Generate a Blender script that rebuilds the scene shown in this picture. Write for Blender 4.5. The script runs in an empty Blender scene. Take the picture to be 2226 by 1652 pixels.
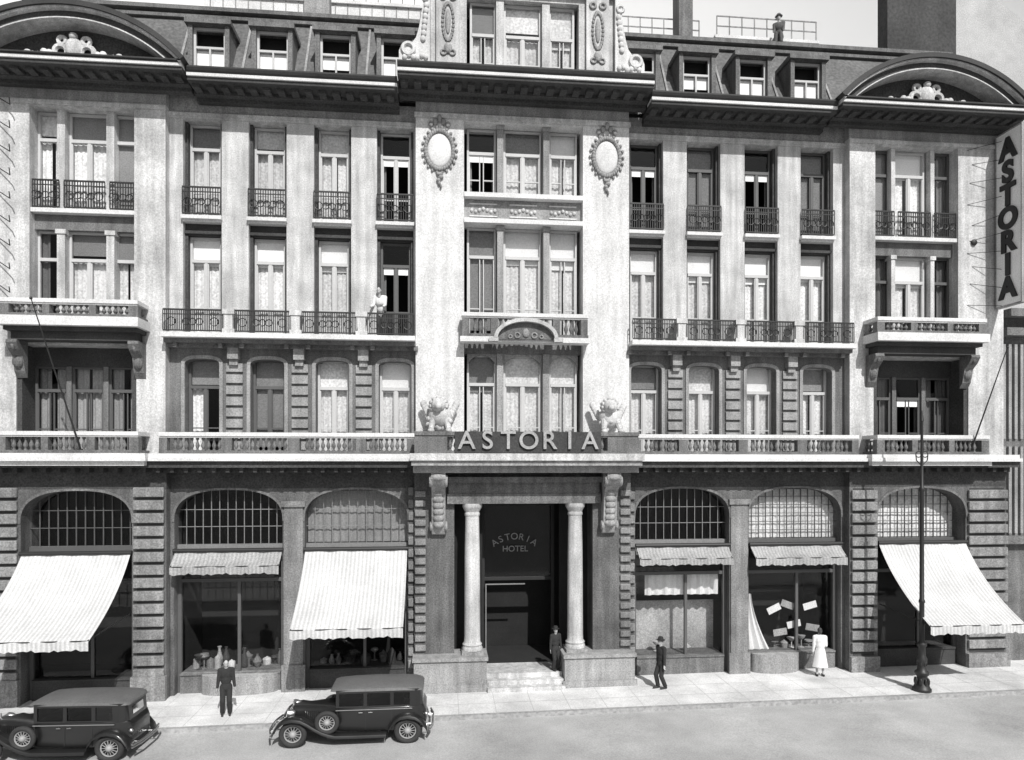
import bpy, bmesh, math, random
from mathutils import Vector, Matrix, Euler
R=random.Random(7)
SC=bpy.context.scene
COL=SC.collection
GRADE=0.010
def gz(x): return GRADE*x

# ------------------------------------------------------------------ materials
def new_mat(name):
    m=bpy.data.materials.new(name); m.use_nodes=True
    nt=m.node_tree; nt.nodes.clear()
    out=nt.nodes.new('ShaderNodeOutputMaterial')
    b=nt.nodes.new('ShaderNodeBsdfPrincipled')
    nt.links.new(b.outputs[0],out.inputs[0])
    return m,nt,b,out
def stone(name,val,rough=0.85,fine=0.18,fscale=22,big=0.18,bscale=0.7,streak=0.0,bump=0.15,stripe=None):
    m,nt,b,out=new_mat(name)
    N=nt.nodes.new; L=nt.links.new
    g=N('ShaderNodeNewGeometry')
    n1=N('ShaderNodeTexNoise'); n1.inputs['Scale'].default_value=fscale; n1.inputs['Detail'].default_value=4
    n2=N('ShaderNodeTexNoise'); n2.inputs['Scale'].default_value=bscale; n2.inputs['Detail'].default_value=6; n2.inputs['Roughness'].default_value=0.65
    L(g.outputs['Position'],n1.inputs['Vector']); L(g.outputs['Position'],n2.inputs['Vector'])
    def ramp(src,amt):
        r=N('ShaderNodeMapRange'); r.inputs['From Min'].default_value=0.3; r.inputs['From Max'].default_value=0.7
        r.inputs['To Min'].default_value=1-amt; r.inputs['To Max'].default_value=1+amt*0.7
        L(src,r.inputs['Value']); return r.outputs[0]
    a=ramp(n1.outputs['Fac'],fine); c=ramp(n2.outputs['Fac'],big)
    mu=N('ShaderNodeMath'); mu.operation='MULTIPLY'; L(a,mu.inputs[0]); L(c,mu.inputs[1])
    last=mu.outputs[0]
    if streak>0:
        mp=N('ShaderNodeMapping'); mp.inputs['Scale'].default_value=(3.0,3.0,0.25)
        n3=N('ShaderNodeTexNoise'); n3.inputs['Scale'].default_value=1.6; n3.inputs['Detail'].default_value=5
        L(g.outputs['Position'],mp.inputs['Vector']); L(mp.outputs[0],n3.inputs['Vector'])
        s=ramp(n3.outputs['Fac'],streak)
        m2=N('ShaderNodeMath'); m2.operation='MULTIPLY'; L(last,m2.inputs[0]); L(s,m2.inputs[1]); last=m2.outputs[0]
    if stripe:
        sx=N('ShaderNodeSeparateXYZ'); L(g.outputs['Position'],sx.inputs[0])
        f=N('ShaderNodeMath'); f.operation='MULTIPLY'; f.inputs[1].default_value=2*math.pi/stripe[0]; L(sx.outputs[0],f.inputs[0])
        si=N('ShaderNodeMath'); si.operation='SINE'; L(f.outputs[0],si.inputs[0])
        r=N('ShaderNodeMapRange'); r.inputs['From Min'].default_value=-0.4; r.inputs['From Max'].default_value=0.4
        r.inputs['To Min'].default_value=stripe[1]; r.inputs['To Max'].default_value=1.0; L(si.outputs[0],r.inputs['Value'])
        m2=N('ShaderNodeMath'); m2.operation='MULTIPLY'; L(last,m2.inputs[0]); L(r.outputs[0],m2.inputs[1]); last=m2.outputs[0]
    m3=N('ShaderNodeMath'); m3.operation='MULTIPLY'; m3.inputs[1].default_value=val; L(last,m3.inputs[0])
    cl=N('ShaderNodeMath'); cl.operation='MINIMUM'; cl.inputs[1].default_value=0.88; L(m3.outputs[0],cl.inputs[0])
    cc=N('ShaderNodeCombineColor'); 
    for i in range(3): L(cl.outputs[0],cc.inputs[i])
    L(cc.outputs[0],b.inputs['Base Color'])
    b.inputs['Roughness'].default_value=rough
    if bump>0:
        bp=N('ShaderNodeBump'); bp.inputs['Strength'].default_value=bump; bp.inputs['Distance'].default_value=0.03
        L(n1.outputs['Fac'],bp.inputs['Height']); L(bp.outputs[0],b.inputs['Normal'])
    return m
M_PALE=stone('pale_centre_limestone',0.64,fine=0.24,fscale=24,big=0.2,streak=0.15,bump=.15)
M_LIGHT=stone('pale_limestone',0.53,fine=0.28,fscale=24,big=0.34,streak=0.28,bump=.15)
M_WHITE=stone('white_painted_stone',0.66,fine=0.2,big=0.18)
M_MID=stone('grey_stone',0.31,fine=0.35,fscale=22,big=0.3,streak=0.25,bump=.2)
M_GREY=stone('weathered_grey_stone',0.16,fine=0.4,fscale=22,big=0.35,streak=0.3,bump=.25)
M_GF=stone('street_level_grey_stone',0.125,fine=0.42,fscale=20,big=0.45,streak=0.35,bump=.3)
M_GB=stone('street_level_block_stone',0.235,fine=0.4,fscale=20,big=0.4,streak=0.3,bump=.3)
M_DARK=stone('dark_and_shade_stone',0.05,fine=0.4,big=0.4)  # shade under cornices and in recesses painted dark; also joints and dark goods
M_SHADOW=stone('shadow_toned_stone',0.06,fine=0.5,fscale=17,big=0.4)  # near-black stone with the shade of cornices, frieze and jambs painted in
M_LEAD=stone('lead_sheet',0.03,rough=0.7,fine=0.3,big=0.4)
M_SLATE=stone('roof_slate',0.12,rough=0.7,fine=0.4,fscale=9,big=0.3)
M_IRON=stone('wrought_iron',0.02,rough=0.5,fine=0.1,big=0.1,bump=0)
M_FRAME=stone('painted_window_frame',0.5,rough=0.6,fine=0.08,big=0.1,bump=0)
M_DFRAME=stone('dark_window_frame',0.09,rough=0.6,fine=0.1,big=0.1,bump=0)
M_BAR=stone('grey_glazing_bar',0.2,rough=0.6,fine=0.2,big=0.2,bump=0)
M_NET=stone('net_curtain',0.76,rough=0.95,fine=0.3,fscale=13,big=0.25,bump=0)
M_DRAPE=stone('grey_drape',0.17,rough=0.95,fine=0.2,big=0.25,bump=0)
M_LDRAPE=stone('loggia_drape',0.33,rough=0.95,fine=0.25,big=0.25,bump=0)
M_SHADE=stone('grey_roller_shade',0.24,rough=0.9,fine=0.25,big=0.15,bump=0)
M_BLIND=stone('white_blind',0.84,rough=0.9,fine=0.1,big=0.1,bump=0)
M_INT=stone('dark_interior',0.015,rough=0.95,fine=0.3,big=0.4,bump=0)
M_INTL=stone('shop_back_panel',0.45,rough=0.9,fine=0.35,big=0.4,bump=0)
M_ROAD=stone('dusty_asphalt',0.42,rough=0.92,fine=0.2,fscale=24,big=0.35,bscale=0.22,bump=0.12)
M_PAVE=stone('stone_paving',0.66,rough=0.88,fine=0.18,fscale=20,big=0.32,bscale=0.45,bump=0.1)
M_JOINT=stone('paving_joint',0.44,rough=0.9)
M_KERB=stone('kerb_granite',0.34,fine=0.3,fscale=10)
M_GROUND=stone('earth_ground',0.22)
M_CANVAS=stone('awning_canvas',0.60,rough=0.9,fine=0.16,big=0.18,bump=0.05,stripe=(0.135,0.80))
M_CANVASD=stone('awning_canvas_grey_stripe',0.38,rough=0.9,fine=0.3,big=0.25,bump=0.05,stripe=(0.13,0.80))
M_TYRE=stone('tyre_rubber',0.03,rough=0.8,fine=0.2,big=0.1,bump=0)
M_TOP=stone('car_roof_sheen_grey',0.12,rough=0.55,fine=0.2,big=0.2,bump=0)  # sheen on the black roof painted in as an even grey
M_SKIN=stone('skin',0.42,rough=0.6,fine=0.05,big=0.05,bump=0)
M_HAIR=stone('dark_hair',0.03,rough=0.7,fine=0.2,big=0.1,bump=0)
M_SUIT=stone('dark_suit_cloth',0.025,rough=0.9,fine=0.2,big=0.2,bump=0)
M_GSUIT=stone('grey_cloth',0.10,rough=0.9,fine=0.2,big=0.2,bump=0)
M_WCLOTH=stone('white_cloth',0.7,rough=0.9,fine=0.1,big=0.1,bump=0)
M_SIGN=stone('sign_panel',0.86,rough=0.7,fine=0.15,big=0.1)
M_LETTER=stone('sign_letter_dark',0.02,rough=0.7,fine=0.2,big=0.2,bump=0)
M_BLET=stone('weathered_letter',0.36,rough=0.7,fine=0.3,big=0.3,bump=0)
M_GILT=stone('gilt_letter',0.26,rough=0.5,fine=0.3,big=0.2,bump=0)
M_BRICK=stone('dark_chimney_brick',0.05,fine=0.4,fscale=8,big=0.35)
M_PARTY=stone('rendered_party_wall',0.46,fine=0.3,big=0.2)
M_CLOUD=stone('bright_haze',0.88,rough=1,fine=0.0,fscale=.01,big=0.03,bscale=.004,bump=0)
M_DOOR=stone('dark_door_wood',0.02,rough=.7,fine=.2,big=.3,bump=0)
def simple(name,v,rough,metal=0,coat=0):
    m,nt,b,out=new_mat(name); b.inputs['Base Color'].default_value=(v,v,v,1)
    b.inputs['Roughness'].default_value=rough; b.inputs['Metallic'].default_value=metal
    b.inputs['Coat Weight'].default_value=coat; b.inputs['Coat Roughness'].default_value=0.15
    n=nt.nodes.new('ShaderNodeTexNoise'); n.inputs['Scale'].default_value=5; n.inputs['Detail'].default_value=4
    r=nt.nodes.new('ShaderNodeMapRange'); r.inputs['To Min'].default_value=rough*0.6; r.inputs['To Max'].default_value=min(1,rough*1.5)
    nt.links.new(n.outputs['Fac'],r.inputs['Value']); nt.links.new(r.outputs[0],b.inputs['Roughness'])
    return m
M_PAINT=simple('black_car_paint',0.012,0.34,0,0.5)
M_CHROME=simple('worn_chrome',0.6,0.35,1)
M_RIM=simple('wheel_paint',0.3,0.5)
def glass_mat(name,refl,dark):
    m=bpy.data.materials.new(name); m.use_nodes=True; nt=m.node_tree; nt.nodes.clear()
    N=nt.nodes.new; out=N('ShaderNodeOutputMaterial'); mx=N('ShaderNodeMixShader')
    t=N('ShaderNodeBsdfTransparent'); t.inputs[0].default_value=(dark,dark,dark,1)
    g=N('ShaderNodeBsdfGlossy'); g.inputs['Roughness'].default_value=0.06; g.inputs[0].default_value=(.9,.9,.9,1)
    lw=N('ShaderNodeFresnel'); lw.inputs['IOR'].default_value=refl
    nz=N('ShaderNodeTexNoise'); nz.inputs['Scale'].default_value=1.5
    bp=N('ShaderNodeBump'); bp.inputs['Strength'].default_value=0.08; nt.links.new(nz.outputs['Fac'],bp.inputs['Height']); nt.links.new(bp.outputs[0],g.inputs['Normal'])
    nt.links.new(lw.outputs[0],mx.inputs[0]); nt.links.new(t.outputs[0],mx.inputs[1]); nt.links.new(g.outputs[0],mx.inputs[2]); nt.links.new(mx.outputs[0],out.inputs[0])
    return m
M_GLASS=glass_mat('window_glass',1.38,0.97)
M_CARGLASS=glass_mat('car_glass',1.5,0.35)

# ------------------------------------------------------------------ mesh builder
class MB:
    def __init__(s): s.v=[]; s.f=[]; s.g=[0]
    def add(s,vs,fs,M=None):
        o=len(s.v)
        for p in vs:
            p=Vector(p)
            s.v.append(M@p if M else p)
        for f in fs: s.f.append([i+o for i in f])
        s.g.append(len(s.v))
        return s
    def box(s,x0,x1,y0,y1,z0,z1,M=None):
        if x0>x1:x0,x1=x1,x0
        if y0>y1:y0,y1=y1,y0
        if z0>z1:z0,z1=z1,z0
        return s.add([(x0,y0,z0),(x1,y0,z0),(x1,y1,z0),(x0,y1,z0),(x0,y0,z1),(x1,y0,z1),(x1,y1,z1),(x0,y1,z1)],
            [(0,3,2,1),(4,5,6,7),(0,1,5,4),(1,2,6,5),(2,3,7,6),(3,0,4,7)],M)
    def prism(s,poly,a0,a1,axis='y',M=None):
        n=len(poly)
        def P(q,a):
            if axis=='y': return (q[0],a,q[1])
            if axis=='x': return (a,q[0],q[1])
            return (q[0],q[1],a)
        vs=[P(q,a0) for q in poly]+[P(q,a1) for q in poly]
        fs=[list(range(n)),list(range(2*n-1,n-1,-1))]+[(i,(i+1)%n,n+(i+1)%n,n+i) for i in range(n)]
        return s.add(vs,fs,M)
    def cyl(s,p0,p1,r0,r1=None,n=10,cap=True):
        r1=r0 if r1 is None else r1
        p0=Vector(p0);p1=Vector(p1);d=(p1-p0)
        if d.length<1e-6: return s
        q=d.to_track_quat('Z','Y')
        vs=[];
        for (p,r) in ((p0,r0),(p1,r1)):
            for i in range(n):
                a=2*math.pi*i/n; vs.append(p+q@Vector((r*math.cos(a),r*math.sin(a),0)))
        fs=[(i,(i+1)%n,n+(i+1)%n,n+i) for i in range(n)]
        if cap: fs+= [list(range(n-1,-1,-1)),list(range(n,2*n))]
        return s.add(vs,fs)
    def path(s,pts,r,n=6):
        for a,b in zip(pts[:-1],pts[1:]): s.cyl(a,b,r,r,n)
        return s
    def lathe(s,cx,cy,prof,n=14,z0=0,M=None,arc=None):
        vs=[];fs=[];k=len(prof)
        for (r,z) in prof:
            for i in range(n):
                a=2*math.pi*i/n; vs.append((cx+r*math.cos(a),cy+r*math.sin(a),z0+z))
        for j in range(k-1):
            for i in range(n):
                fs.append((j*n+i,j*n+(i+1)%n,(j+1)*n+(i+1)%n,(j+1)*n+i))
        fs.append(list(range(n-1,-1,-1))); fs.append(list(range((k-1)*n,k*n)))
        return s.add(vs,fs,M)
    def ell(s,c,rad,nu=12,nv=8,M=None):
        vs=[];fs=[]
        for j in range(1,nv):
            t=math.pi*j/nv
            for i in range(nu):
                a=2*math.pi*i/nu
                vs.append((c[0]+rad[0]*math.sin(t)*math.cos(a),c[1]+rad[1]*math.sin(t)*math.sin(a),c[2]+rad[2]*math.cos(t)))
        top=len(vs); vs.append((c[0],c[1],c[2]+rad[2])); bot=len(vs); vs.append((c[0],c[1],c[2]-rad[2]))
        for j in range(nv-2):
            for i in range(nu): fs.append((j*nu+i,(j+1)*nu+i,(j+1)*nu+(i+1)%nu,j*nu+(i+1)%nu))
        for i in range(nu):
            fs.append((top,i,(i+1)%nu)); fs.append((bot,(nv-2)*nu+(i+1)%nu,(nv-2)*nu+i))
        return s.add(vs,fs,M)
    def torus(s,c,Rm,r,axis='y',n=24,m=10,a0=0,a1=2*math.pi,sy=1.0):
        vs=[];fs=[];full=abs(a1-a0-2*math.pi)<1e-6
        k=n if full else n+1
        for i in range(k):
            a=a0+(a1-a0)*i/n
            for j in range(m):
                b=2*math.pi*j/m; rr=Rm+r*math.cos(b); h=r*math.sin(b)*sy
                x,z=rr*math.cos(a),rr*math.sin(a)
                if axis=='y': vs.append((c[0]+x,c[1]+h,c[2]+z))
                elif axis=='x': vs.append((c[0]+h,c[1]+x,c[2]+z))
                else: vs.append((c[0]+x,c[1]+z,c[2]+h))
        for i in range(n):
            for j in range(m):
                i2=(i+1)%k; fs.append((i*m+j,i2*m+j,i2*m+(j+1)%m,i*m+(j+1)%m))
        return s.add(vs,fs)
    def gridwall(s,x0,x1,z0,z1,yf,yb,openings):
        xs={x0,x1};zs={z0,z1}
        for o in openings:
            for a in o[:2]:
                if x0<a<x1: xs.add(a)
            for a in o[2:4]:
                if z0<a<z1: zs.add(a)
        xs=sorted(xs);zs=sorted(zs)
        def solid(i,j):
            if i<0 or j<0 or i>=len(xs)-1 or j>=len(zs)-1: return False
            cx=(xs[i]+xs[i+1])/2;cz=(zs[j]+zs[j+1])/2
            return not any(o[0]<cx<o[1] and o[2]<cz<o[3] for o in openings)
        for i in range(len(xs)-1):
            for j in range(len(zs)-1):
                if not solid(i,j): continue
                a,b,c,d=xs[i],xs[i+1],zs[j],zs[j+1]
                s.add([(a,yf,c),(b,yf,c),(b,yf,d),(a,yf,d)],[(0,1,2,3)])
                s.add([(a,yb,c),(b,yb,c),(b,yb,d),(a,yb,d)],[(3,2,1,0)])
                if not solid(i-1,j): s.add([(a,yf,c),(a,yf,d),(a,yb,d),(a,yb,c)],[(0,1,2,3)])
                if not solid(i+1,j): s.add([(b,yf,c),(b,yf,d),(b,yb,d),(b,yb,c)],[(3,2,1,0)])
                if not solid(i,j-1): s.add([(a,yf,c),(b,yf,c),(b,yb,c),(a,yb,c)],[(3,2,1,0)])
                if not solid(i,j+1): s.add([(a,yf,d),(b,yf,d),(b,yb,d),(a,yb,d)],[(0,1,2,3)])
        return s
    def archfill(s,x0,x1,zs,zt,ztop,yf,yb,e=2.0,n=16):
        c=(x0+x1)/2;a=(x1-x0)/2
        def f(x):
            q=min(1,abs((x-c)/a)); return zs+(zt-zs)*(max(0,1-q**e))**(1/e)
        xs=[c-a*math.cos(math.pi*i/n) for i in range(n+1)]
        for i in range(n):
            p,q=xs[i],xs[i+1]
            s.add([(p,yf,f(p)),(q,yf,f(q)),(q,yf,ztop),(p,yf,ztop),(p,yb,f(p)),(q,yb,f(q)),(q,yb,ztop),(p,yb,ztop)],
              [(0,1,2,3),(7,6,5,4),(0,4,5,1)])
        return s
    def archband(s,x0,x1,zs,zt,t,yf,yb,e=2.0,n=18):
        c=(x0+x1)/2;a=(x1-x0)/2
        pi_=[];po=[]
        for i in range(n+1):
            al=math.pi*(1-i/n); ca,sa=math.cos(al),math.sin(al)
            px=abs(ca)**(2/e)*(1 if ca>=0 else -1); pz=abs(sa)**(2/e)
            pi_.append((c+a*px,zs+(zt-zs)*pz)); po.append((c+(a+t)*px,zs+(zt-zs+t)*pz))
        for i in range(n):
            A,B,C,D=pi_[i],pi_[i+1],po[i+1],po[i]
            s.prism([A,B,C,D],yf,yb,'y')
        return s
    def loft(s,secs,cap=True):
        n=len(secs[0]); vs=[p for q in secs for p in q]; fs=[]
        for j in range(len(secs)-1):
            for i in range(n): fs.append((j*n+i,j*n+(i+1)%n,(j+1)*n+(i+1)%n,(j+1)*n+i))
        if cap: fs.append(list(range(n-1,-1,-1))); fs.append(list(range((len(secs)-1)*n,len(secs)*n)))
        return s.add(vs,fs)
    def clusters(s,tol):
        """split into groups of pieces that touch or nearly touch"""
        n=len(s.g)-1; bb=[]
        for i in range(n):
            q=s.v[s.g[i]:s.g[i+1]]
            bb.append([min(p[k] for p in q)-tol for k in range(3)]+[max(p[k] for p in q)+tol for k in range(3)])
        par=list(range(n))
        def fd(a):
            while par[a]!=a: par[a]=par[par[a]]; a=par[a]
            return a
        for i in range(n):
            for j in range(i+1,n):
                A,B=bb[i],bb[j]
                if all(A[k]<=B[k+3] and B[k]<=A[k+3] for k in range(3)): par[fd(i)]=fd(j)
        grp={}
        for i in range(n): grp.setdefault(fd(i),[]).append(i)
        if len(grp)==1: return [s]
        piece=[0]*len(s.v)
        for i in range(n):
            for v in range(s.g[i],s.g[i+1]): piece[v]=i
        fl={}
        for f in s.f: fl.setdefault(piece[f[0]],[]).append(f)
        out=[]
        for m in grp.values():
            q=MB()
            for i in m:
                o=s.g[i]; q.add(s.v[o:s.g[i+1]],[[k-o for k in f] for f in fl.get(i,[])])
            out.append(q)
        return out
    def mesh(s,name,merge=False):
        me=bpy.data.meshes.new(name); me.from_pydata([tuple(p) for p in s.v],[],s.f); me.update()
        bm=bmesh.new(); bm.from_mesh(me)
        if merge: bmesh.ops.remove_doubles(bm,verts=bm.verts,dist=1e-4)
        bmesh.ops.recalc_face_normals(bm,faces=bm.faces); bm.to_mesh(me); bm.free()
        return me
def ob(name,data,mat=None,parent=None,loc=None,rot=None,smooth=False,label=None,cat=None,group=None,kind=None,merge=False,bevel=0):
    if isinstance(data,MB): data=data.mesh(name,merge)
    o=bpy.data.objects.new(name,data); COL.objects.link(o)
    if mat and data: 
        data.materials.clear(); data.materials.append(mat)
    if smooth and data:
        data.polygons.foreach_set('use_smooth',[True]*len(data.polygons))
        if hasattr(data,'set_sharp_from_angle'): data.set_sharp_from_angle(angle=math.radians(40))
    if parent: o.parent=parent
    if loc: o.location=loc
    if rot: o.rotation_euler=rot
    if bevel:
        b=o.modifiers.new('bevel','BEVEL'); b.width=bevel; b.segments=2; b.limit_method='ANGLE'
    for k,v in (('label',label),('category',cat),('group',group),('kind',kind)):
        if v: o[k]=v
    return o
def text_mesh(s,size,extrude=0.02,bold=0.0):
    cu=bpy.data.curves.new('txt','FONT'); cu.body=s; cu.size=size; cu.extrude=extrude; cu.offset=bold; cu.align_x='CENTER'; cu.align_y='CENTER'
    t=bpy.data.objects.new('txt',cu); COL.objects.link(t); bpy.context.view_layer.update()
    me=bpy.data.meshes.new_from_object(t.evaluated_get(bpy.context.evaluated_depsgraph_get()))
    bpy.data.objects.remove(t); return me

# ------------------------------------------------------------------ setting
def sheet(name,x0,x1,y0,y1,dz,mat,nx=1):
    mb=MB(); mb.add([(x0,y0,gz(x0)+dz),(x1,y0,gz(x1)+dz),(x1,y1,gz(x1)+dz),(x0,y1,gz(x0)+dz)],[(0,1,2,3)])
    return ob(name,mb,mat,kind='structure')
sheet('ground',-900,900,-900,900,-0.30,M_GROUND)
sheet('road',-120,120,-17,-3.24,-0.125,M_ROAD)
KY=-3.10
def slab(name,x0,x1,y0,y1,dz0,dz1,mat):
    mb=MB(); vs=[]
    for (x,y) in ((x0,y0),(x1,y0),(x1,y1),(x0,y1)): vs.append((x,y,gz(x)+dz0))
    for (x,y) in ((x0,y0),(x1,y0),(x1,y1),(x0,y1)): vs.append((x,y,gz(x)+dz1))
    mb.add(vs,[(0,3,2,1),(4,5,6,7),(0,1,5,4),(1,2,6,5),(2,3,7,6),(3,0,4,7)])
    return ob(name,mb,mat,kind='structure')
slab('pavement',-120,120,KY,3.5,-0.28,0,M_PAVE)
slab('kerb',-120,120,KY-0.16,KY,-0.28,0.004,M_KERB)
slab('pavement',-120,120,-22,-17,-0.28,0,M_PAVE)
mb=MB()
for i in range(-26,26):
    x=i*1.2
    mb.add([(x,KY+0.02,gz(x)+.004),(x+.016,KY+0.02,gz(x)+.004),(x+.016,-0.05,gz(x)+.004),(x,-0.05,gz(x)+.004)],[(0,1,2,3)])
for y in (-1.2,-2.2):
    mb.add([(-31,y,gz(-31)+.006),(31,y,gz(31)+.006),(31,y+.016,gz(31)+.006),(-31,y+.016,gz(-31)+.006)],[(0,1,2,3)])
ob('paving_joints',mb,M_JOINT,kind='structure')
# bright hazy cloud bank far beyond the roofs (sunlit by the sun lamp)
mb=MB(); n=48; rows=[]
for (r,z) in ((760,-20),(760,150),(755,300),(730,450),(680,600)):
    rows.append([(r*math.cos(math.pi*i/n),r*math.sin(math.pi*i/n)+40,z) for i in range(n+1)])
vs=[p for q in rows for p in q]; w_=n+1
fs=[(j*w_+i,j*w_+i+1,(j+1)*w_+i+1,(j+1)*w_+i) for j in range(len(rows)-1) for i in range(n)]
mb.add(vs,fs); ob('sky',mb,M_CLOUD,kind='structure',smooth=True)

# ------------------------------------------------------------------ hotel
HB=ob('hotel_building',None,label='pale stone four-storey grand hotel with mansard roof and arched pediments',cat='hotel building')
SPLIT={'window_surround':.05,'banded_pier':.2,'spandrel':.05,'window_sill':.02,'balcony_post':.1,'stone_mullion':.1,'corbel':.08,'plinth':.02,
 'rusticated_block':.14,'arch_moulding':.02,'pedestal':.05,'attic_pilaster':.01,'oval_wreath':.3,'scroll_buttress':.1,'arched_head':.01,'bracket':.02,'roof_rib':.01,'carved_panel':.1,'interior_partition':.02,'outer_wall':.01,'iron_stay':.01,'gutter_deck':.01,'roof_ridge':.2,'entrance_step':.3,'balusters':.06,'joint_bed':.02,'window_jamb':.02,'arch_spandrel':.01,
 'awning_arm':.02,'cartouche_garland':.05,'window_glass':.01}
def part(name,mb,mat,**k):
    p=k.pop('parent',HB)
    if name in SPLIT and len(mb.g)<400:
        o=None
        for q in mb.clusters(SPLIT[name]): o=ob(name,q,mat,parent=p,**k)
        return o
    return ob(name,mb,mat,parent=p,**k)

WC=[4.60,6.80,9.04,11.25]   # wing window centres
EC=15.05                    # end pavilion centre
PCX=[5.70,7.92,10.15]       # wing pier centres

def wavy(mb,x0,x1,z0,z1,y,amp=0.014,per=0.17,n=None):
    n=n or max(6,int((x1-x0)/per*6))
    vs=[]
    for i in range(n+1):
        a=x0+(x1-x0)*i/n
        ya=y+amp*math.sin(2*math.pi*a/per)+amp*.5*math.sin(5.1*a)
        vs+=[(a,ya,z0),(a,ya,z1)]
    mb.add(vs,[(2*i,2*i+2,2*i+3,2*i+1) for i in range(n)])
def window(cx,w,z0,z1,y,kind='net',dark=False,transom=0.28,bars=True,gl=True,low=.36,dmat=None):
    h=z1-z0; x0,x1=cx-w/2,cx+w/2; zt=z1-h*transom
    mb=MB(); f=.075
    mb.box(x0,x0+f,y,y+.1,z0,z1); mb.box(x1-f,x1,y,y+.1,z0,z1)
    mb.box(x0+f,x1-f,y,y+.1,z1-f,z1); mb.box(x0+f,x1-f,y,y+.1,z0,z0+f*1.3)
    mb.box(x0+f,x1-f,y-.03,y+.1,zt-.055,zt+.055)
    if bars: mb.box(cx-.05,cx+.05,y-.02,y+.1,z0+f*1.3,zt-.055)
    if w>0.9:
        for (a,b) in ((x0+f,cx-.05),(cx+.05,x1-f)):
            zb=z0+f*1.3+(zt-.05-z0-f*1.3)*low
            mb.box(a,b,y+.01,y+.07,zb-.02,zb+.02)
            mb.box(a,a+.035,y+.005,y+.075,z0+f*1.3,zt-.055); mb.box(b-.035,b,y+.005,y+.075,z0+f*1.3,zt-.055)
    o=part('window',mb,M_DFRAME if dark else M_FRAME)
    if gl:
        g=MB()
        zl=zt+.05 if kind=='open' else z0+f
        g.add([(x0+f,y+.05,zl),(x1-f,y+.05,zl),(x1-f,y+.05,z1-f),(x0+f,y+.05,z1-f)],[(0,1,2,3)])
        part('pane',g,M_GLASS,parent=o)
    yc=y+.2
    def curt(c,m): ob('curtain',c,m,parent=o)
    if kind in('net','netblind','half'):
        gap=R.uniform(.02,.1)*w; hem=R.uniform(.05,.14)
        if kind!='half':
            c=MB(); wavy(c,x0+.03,cx-gap,z0+hem,zt-.02,yc); curt(c,M_NET)
            c=MB(); wavy(c,cx+gap*R.uniform(.2,1.),x1-.03,z0+hem,zt-.02,yc); curt(c,M_NET)
        else:
            c=MB(); wavy(c,x0+.03,cx-gap*.2,z0+.05,zt-.02,yc); curt(c,M_NET)
        c=MB(); zb=zt+ (z1-zt)*R.choice([-.02,.1,.2,-.25]) if kind!='netblind' else zt-h*R.uniform(.01,.09)
        c.box(x0+.03,x1-.03,y+.13,y+.14,zb,z1-.05)
        part('blind',c,M_BLIND if kind=='netblind' else M_SHADE if R.random()<.5 else M_NET,parent=o)
    elif kind=='shade':
        c=MB(); c.box(x0+.03,x1-.03,y+.13,y+.14,z0+.08*h*R.random()+.05,z1-.05); part('roller_shade',c,M_SHADE,parent=o)
    elif kind=='drape':
        g1=R.uniform(.03,.14)*w
        c=MB(); wavy(c,x0+.03,cx-g1,z0+.05,z1-.05,yc,.03,.2); curt(c,dmat or M_DRAPE)
        c=MB(); wavy(c,cx+g1*.7,x1-.03,z0+.05,z1-.05,yc,.03,.2); curt(c,dmat or M_DRAPE)
    elif kind=='open':
        c=MB(); c.box(x0+.05,x1-.05,y+.03,y+.04,zt-.3,zt-.06); part('blind',c,M_BLIND,parent=o)
        c=MB(); wavy(c,x0+.03,x0+.18,z0+.05,zt-.02,yc); curt(c,M_DRAPE)
        c=MB(); wavy(c,x1-.14,x1-.03,z0+.05,zt-.02,yc); curt(c,M_DRAPE)
    return o

def baluster_prof(h):
    return [(.055,0),(.055,.06*h),(.03,.1*h),(.045,.2*h),(.075,.36*h),(.06,.5*h),(.032,.68*h),(.03,.8*h),(.05,.86*h),(.055,.92*h),(.055,h)]
def balustrade(x0,x1,y,z0,z1,peds,mat=M_LIGHT,rail=M_WHITE,ends=()):
    o=MB(); o.box(x0,x1,y-.16,y+.16,z1-.13,z1); o.box(x0+.02,x1-.02,y-.12,y+.12,z1-.18,z1-.13)
    for e in ends: o.box(e-.16,e+.16,y+.16,-.30,z1-.13,z1)
    root=part('balustrade',o,rail)
    o=MB(); o.box(x0,x1,y-.14,y+.14,z0,z0+.1)
    for e in ends: o.box(e-.14,e+.14,y+.14,-.30,z0,z0+.1)
    part('base_rail',o,mat,parent=root)
    for (c,w) in peds: ob('pedestal',MB().box(c-w/2,c+w/2,y-.13,y+.13,z0+.1,z1-.18),mat,parent=root)
    b=MB(); h=z1-.18-z0-.1; x=x0+.12
    while x<x1-.08:
        if not any(abs(x-c)<w/2+.07 for c,w in peds): b.lathe(x,y,baluster_prof(h),8,z0+.1)
        x+=.18
    for e in ends:
        yy=y+.32
        while yy<-.4: b.lathe(e,yy,baluster_prof(h),8,z0+.1); yy+=.2
    part('balusters',b,mat,parent=root,smooth=True)
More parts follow.
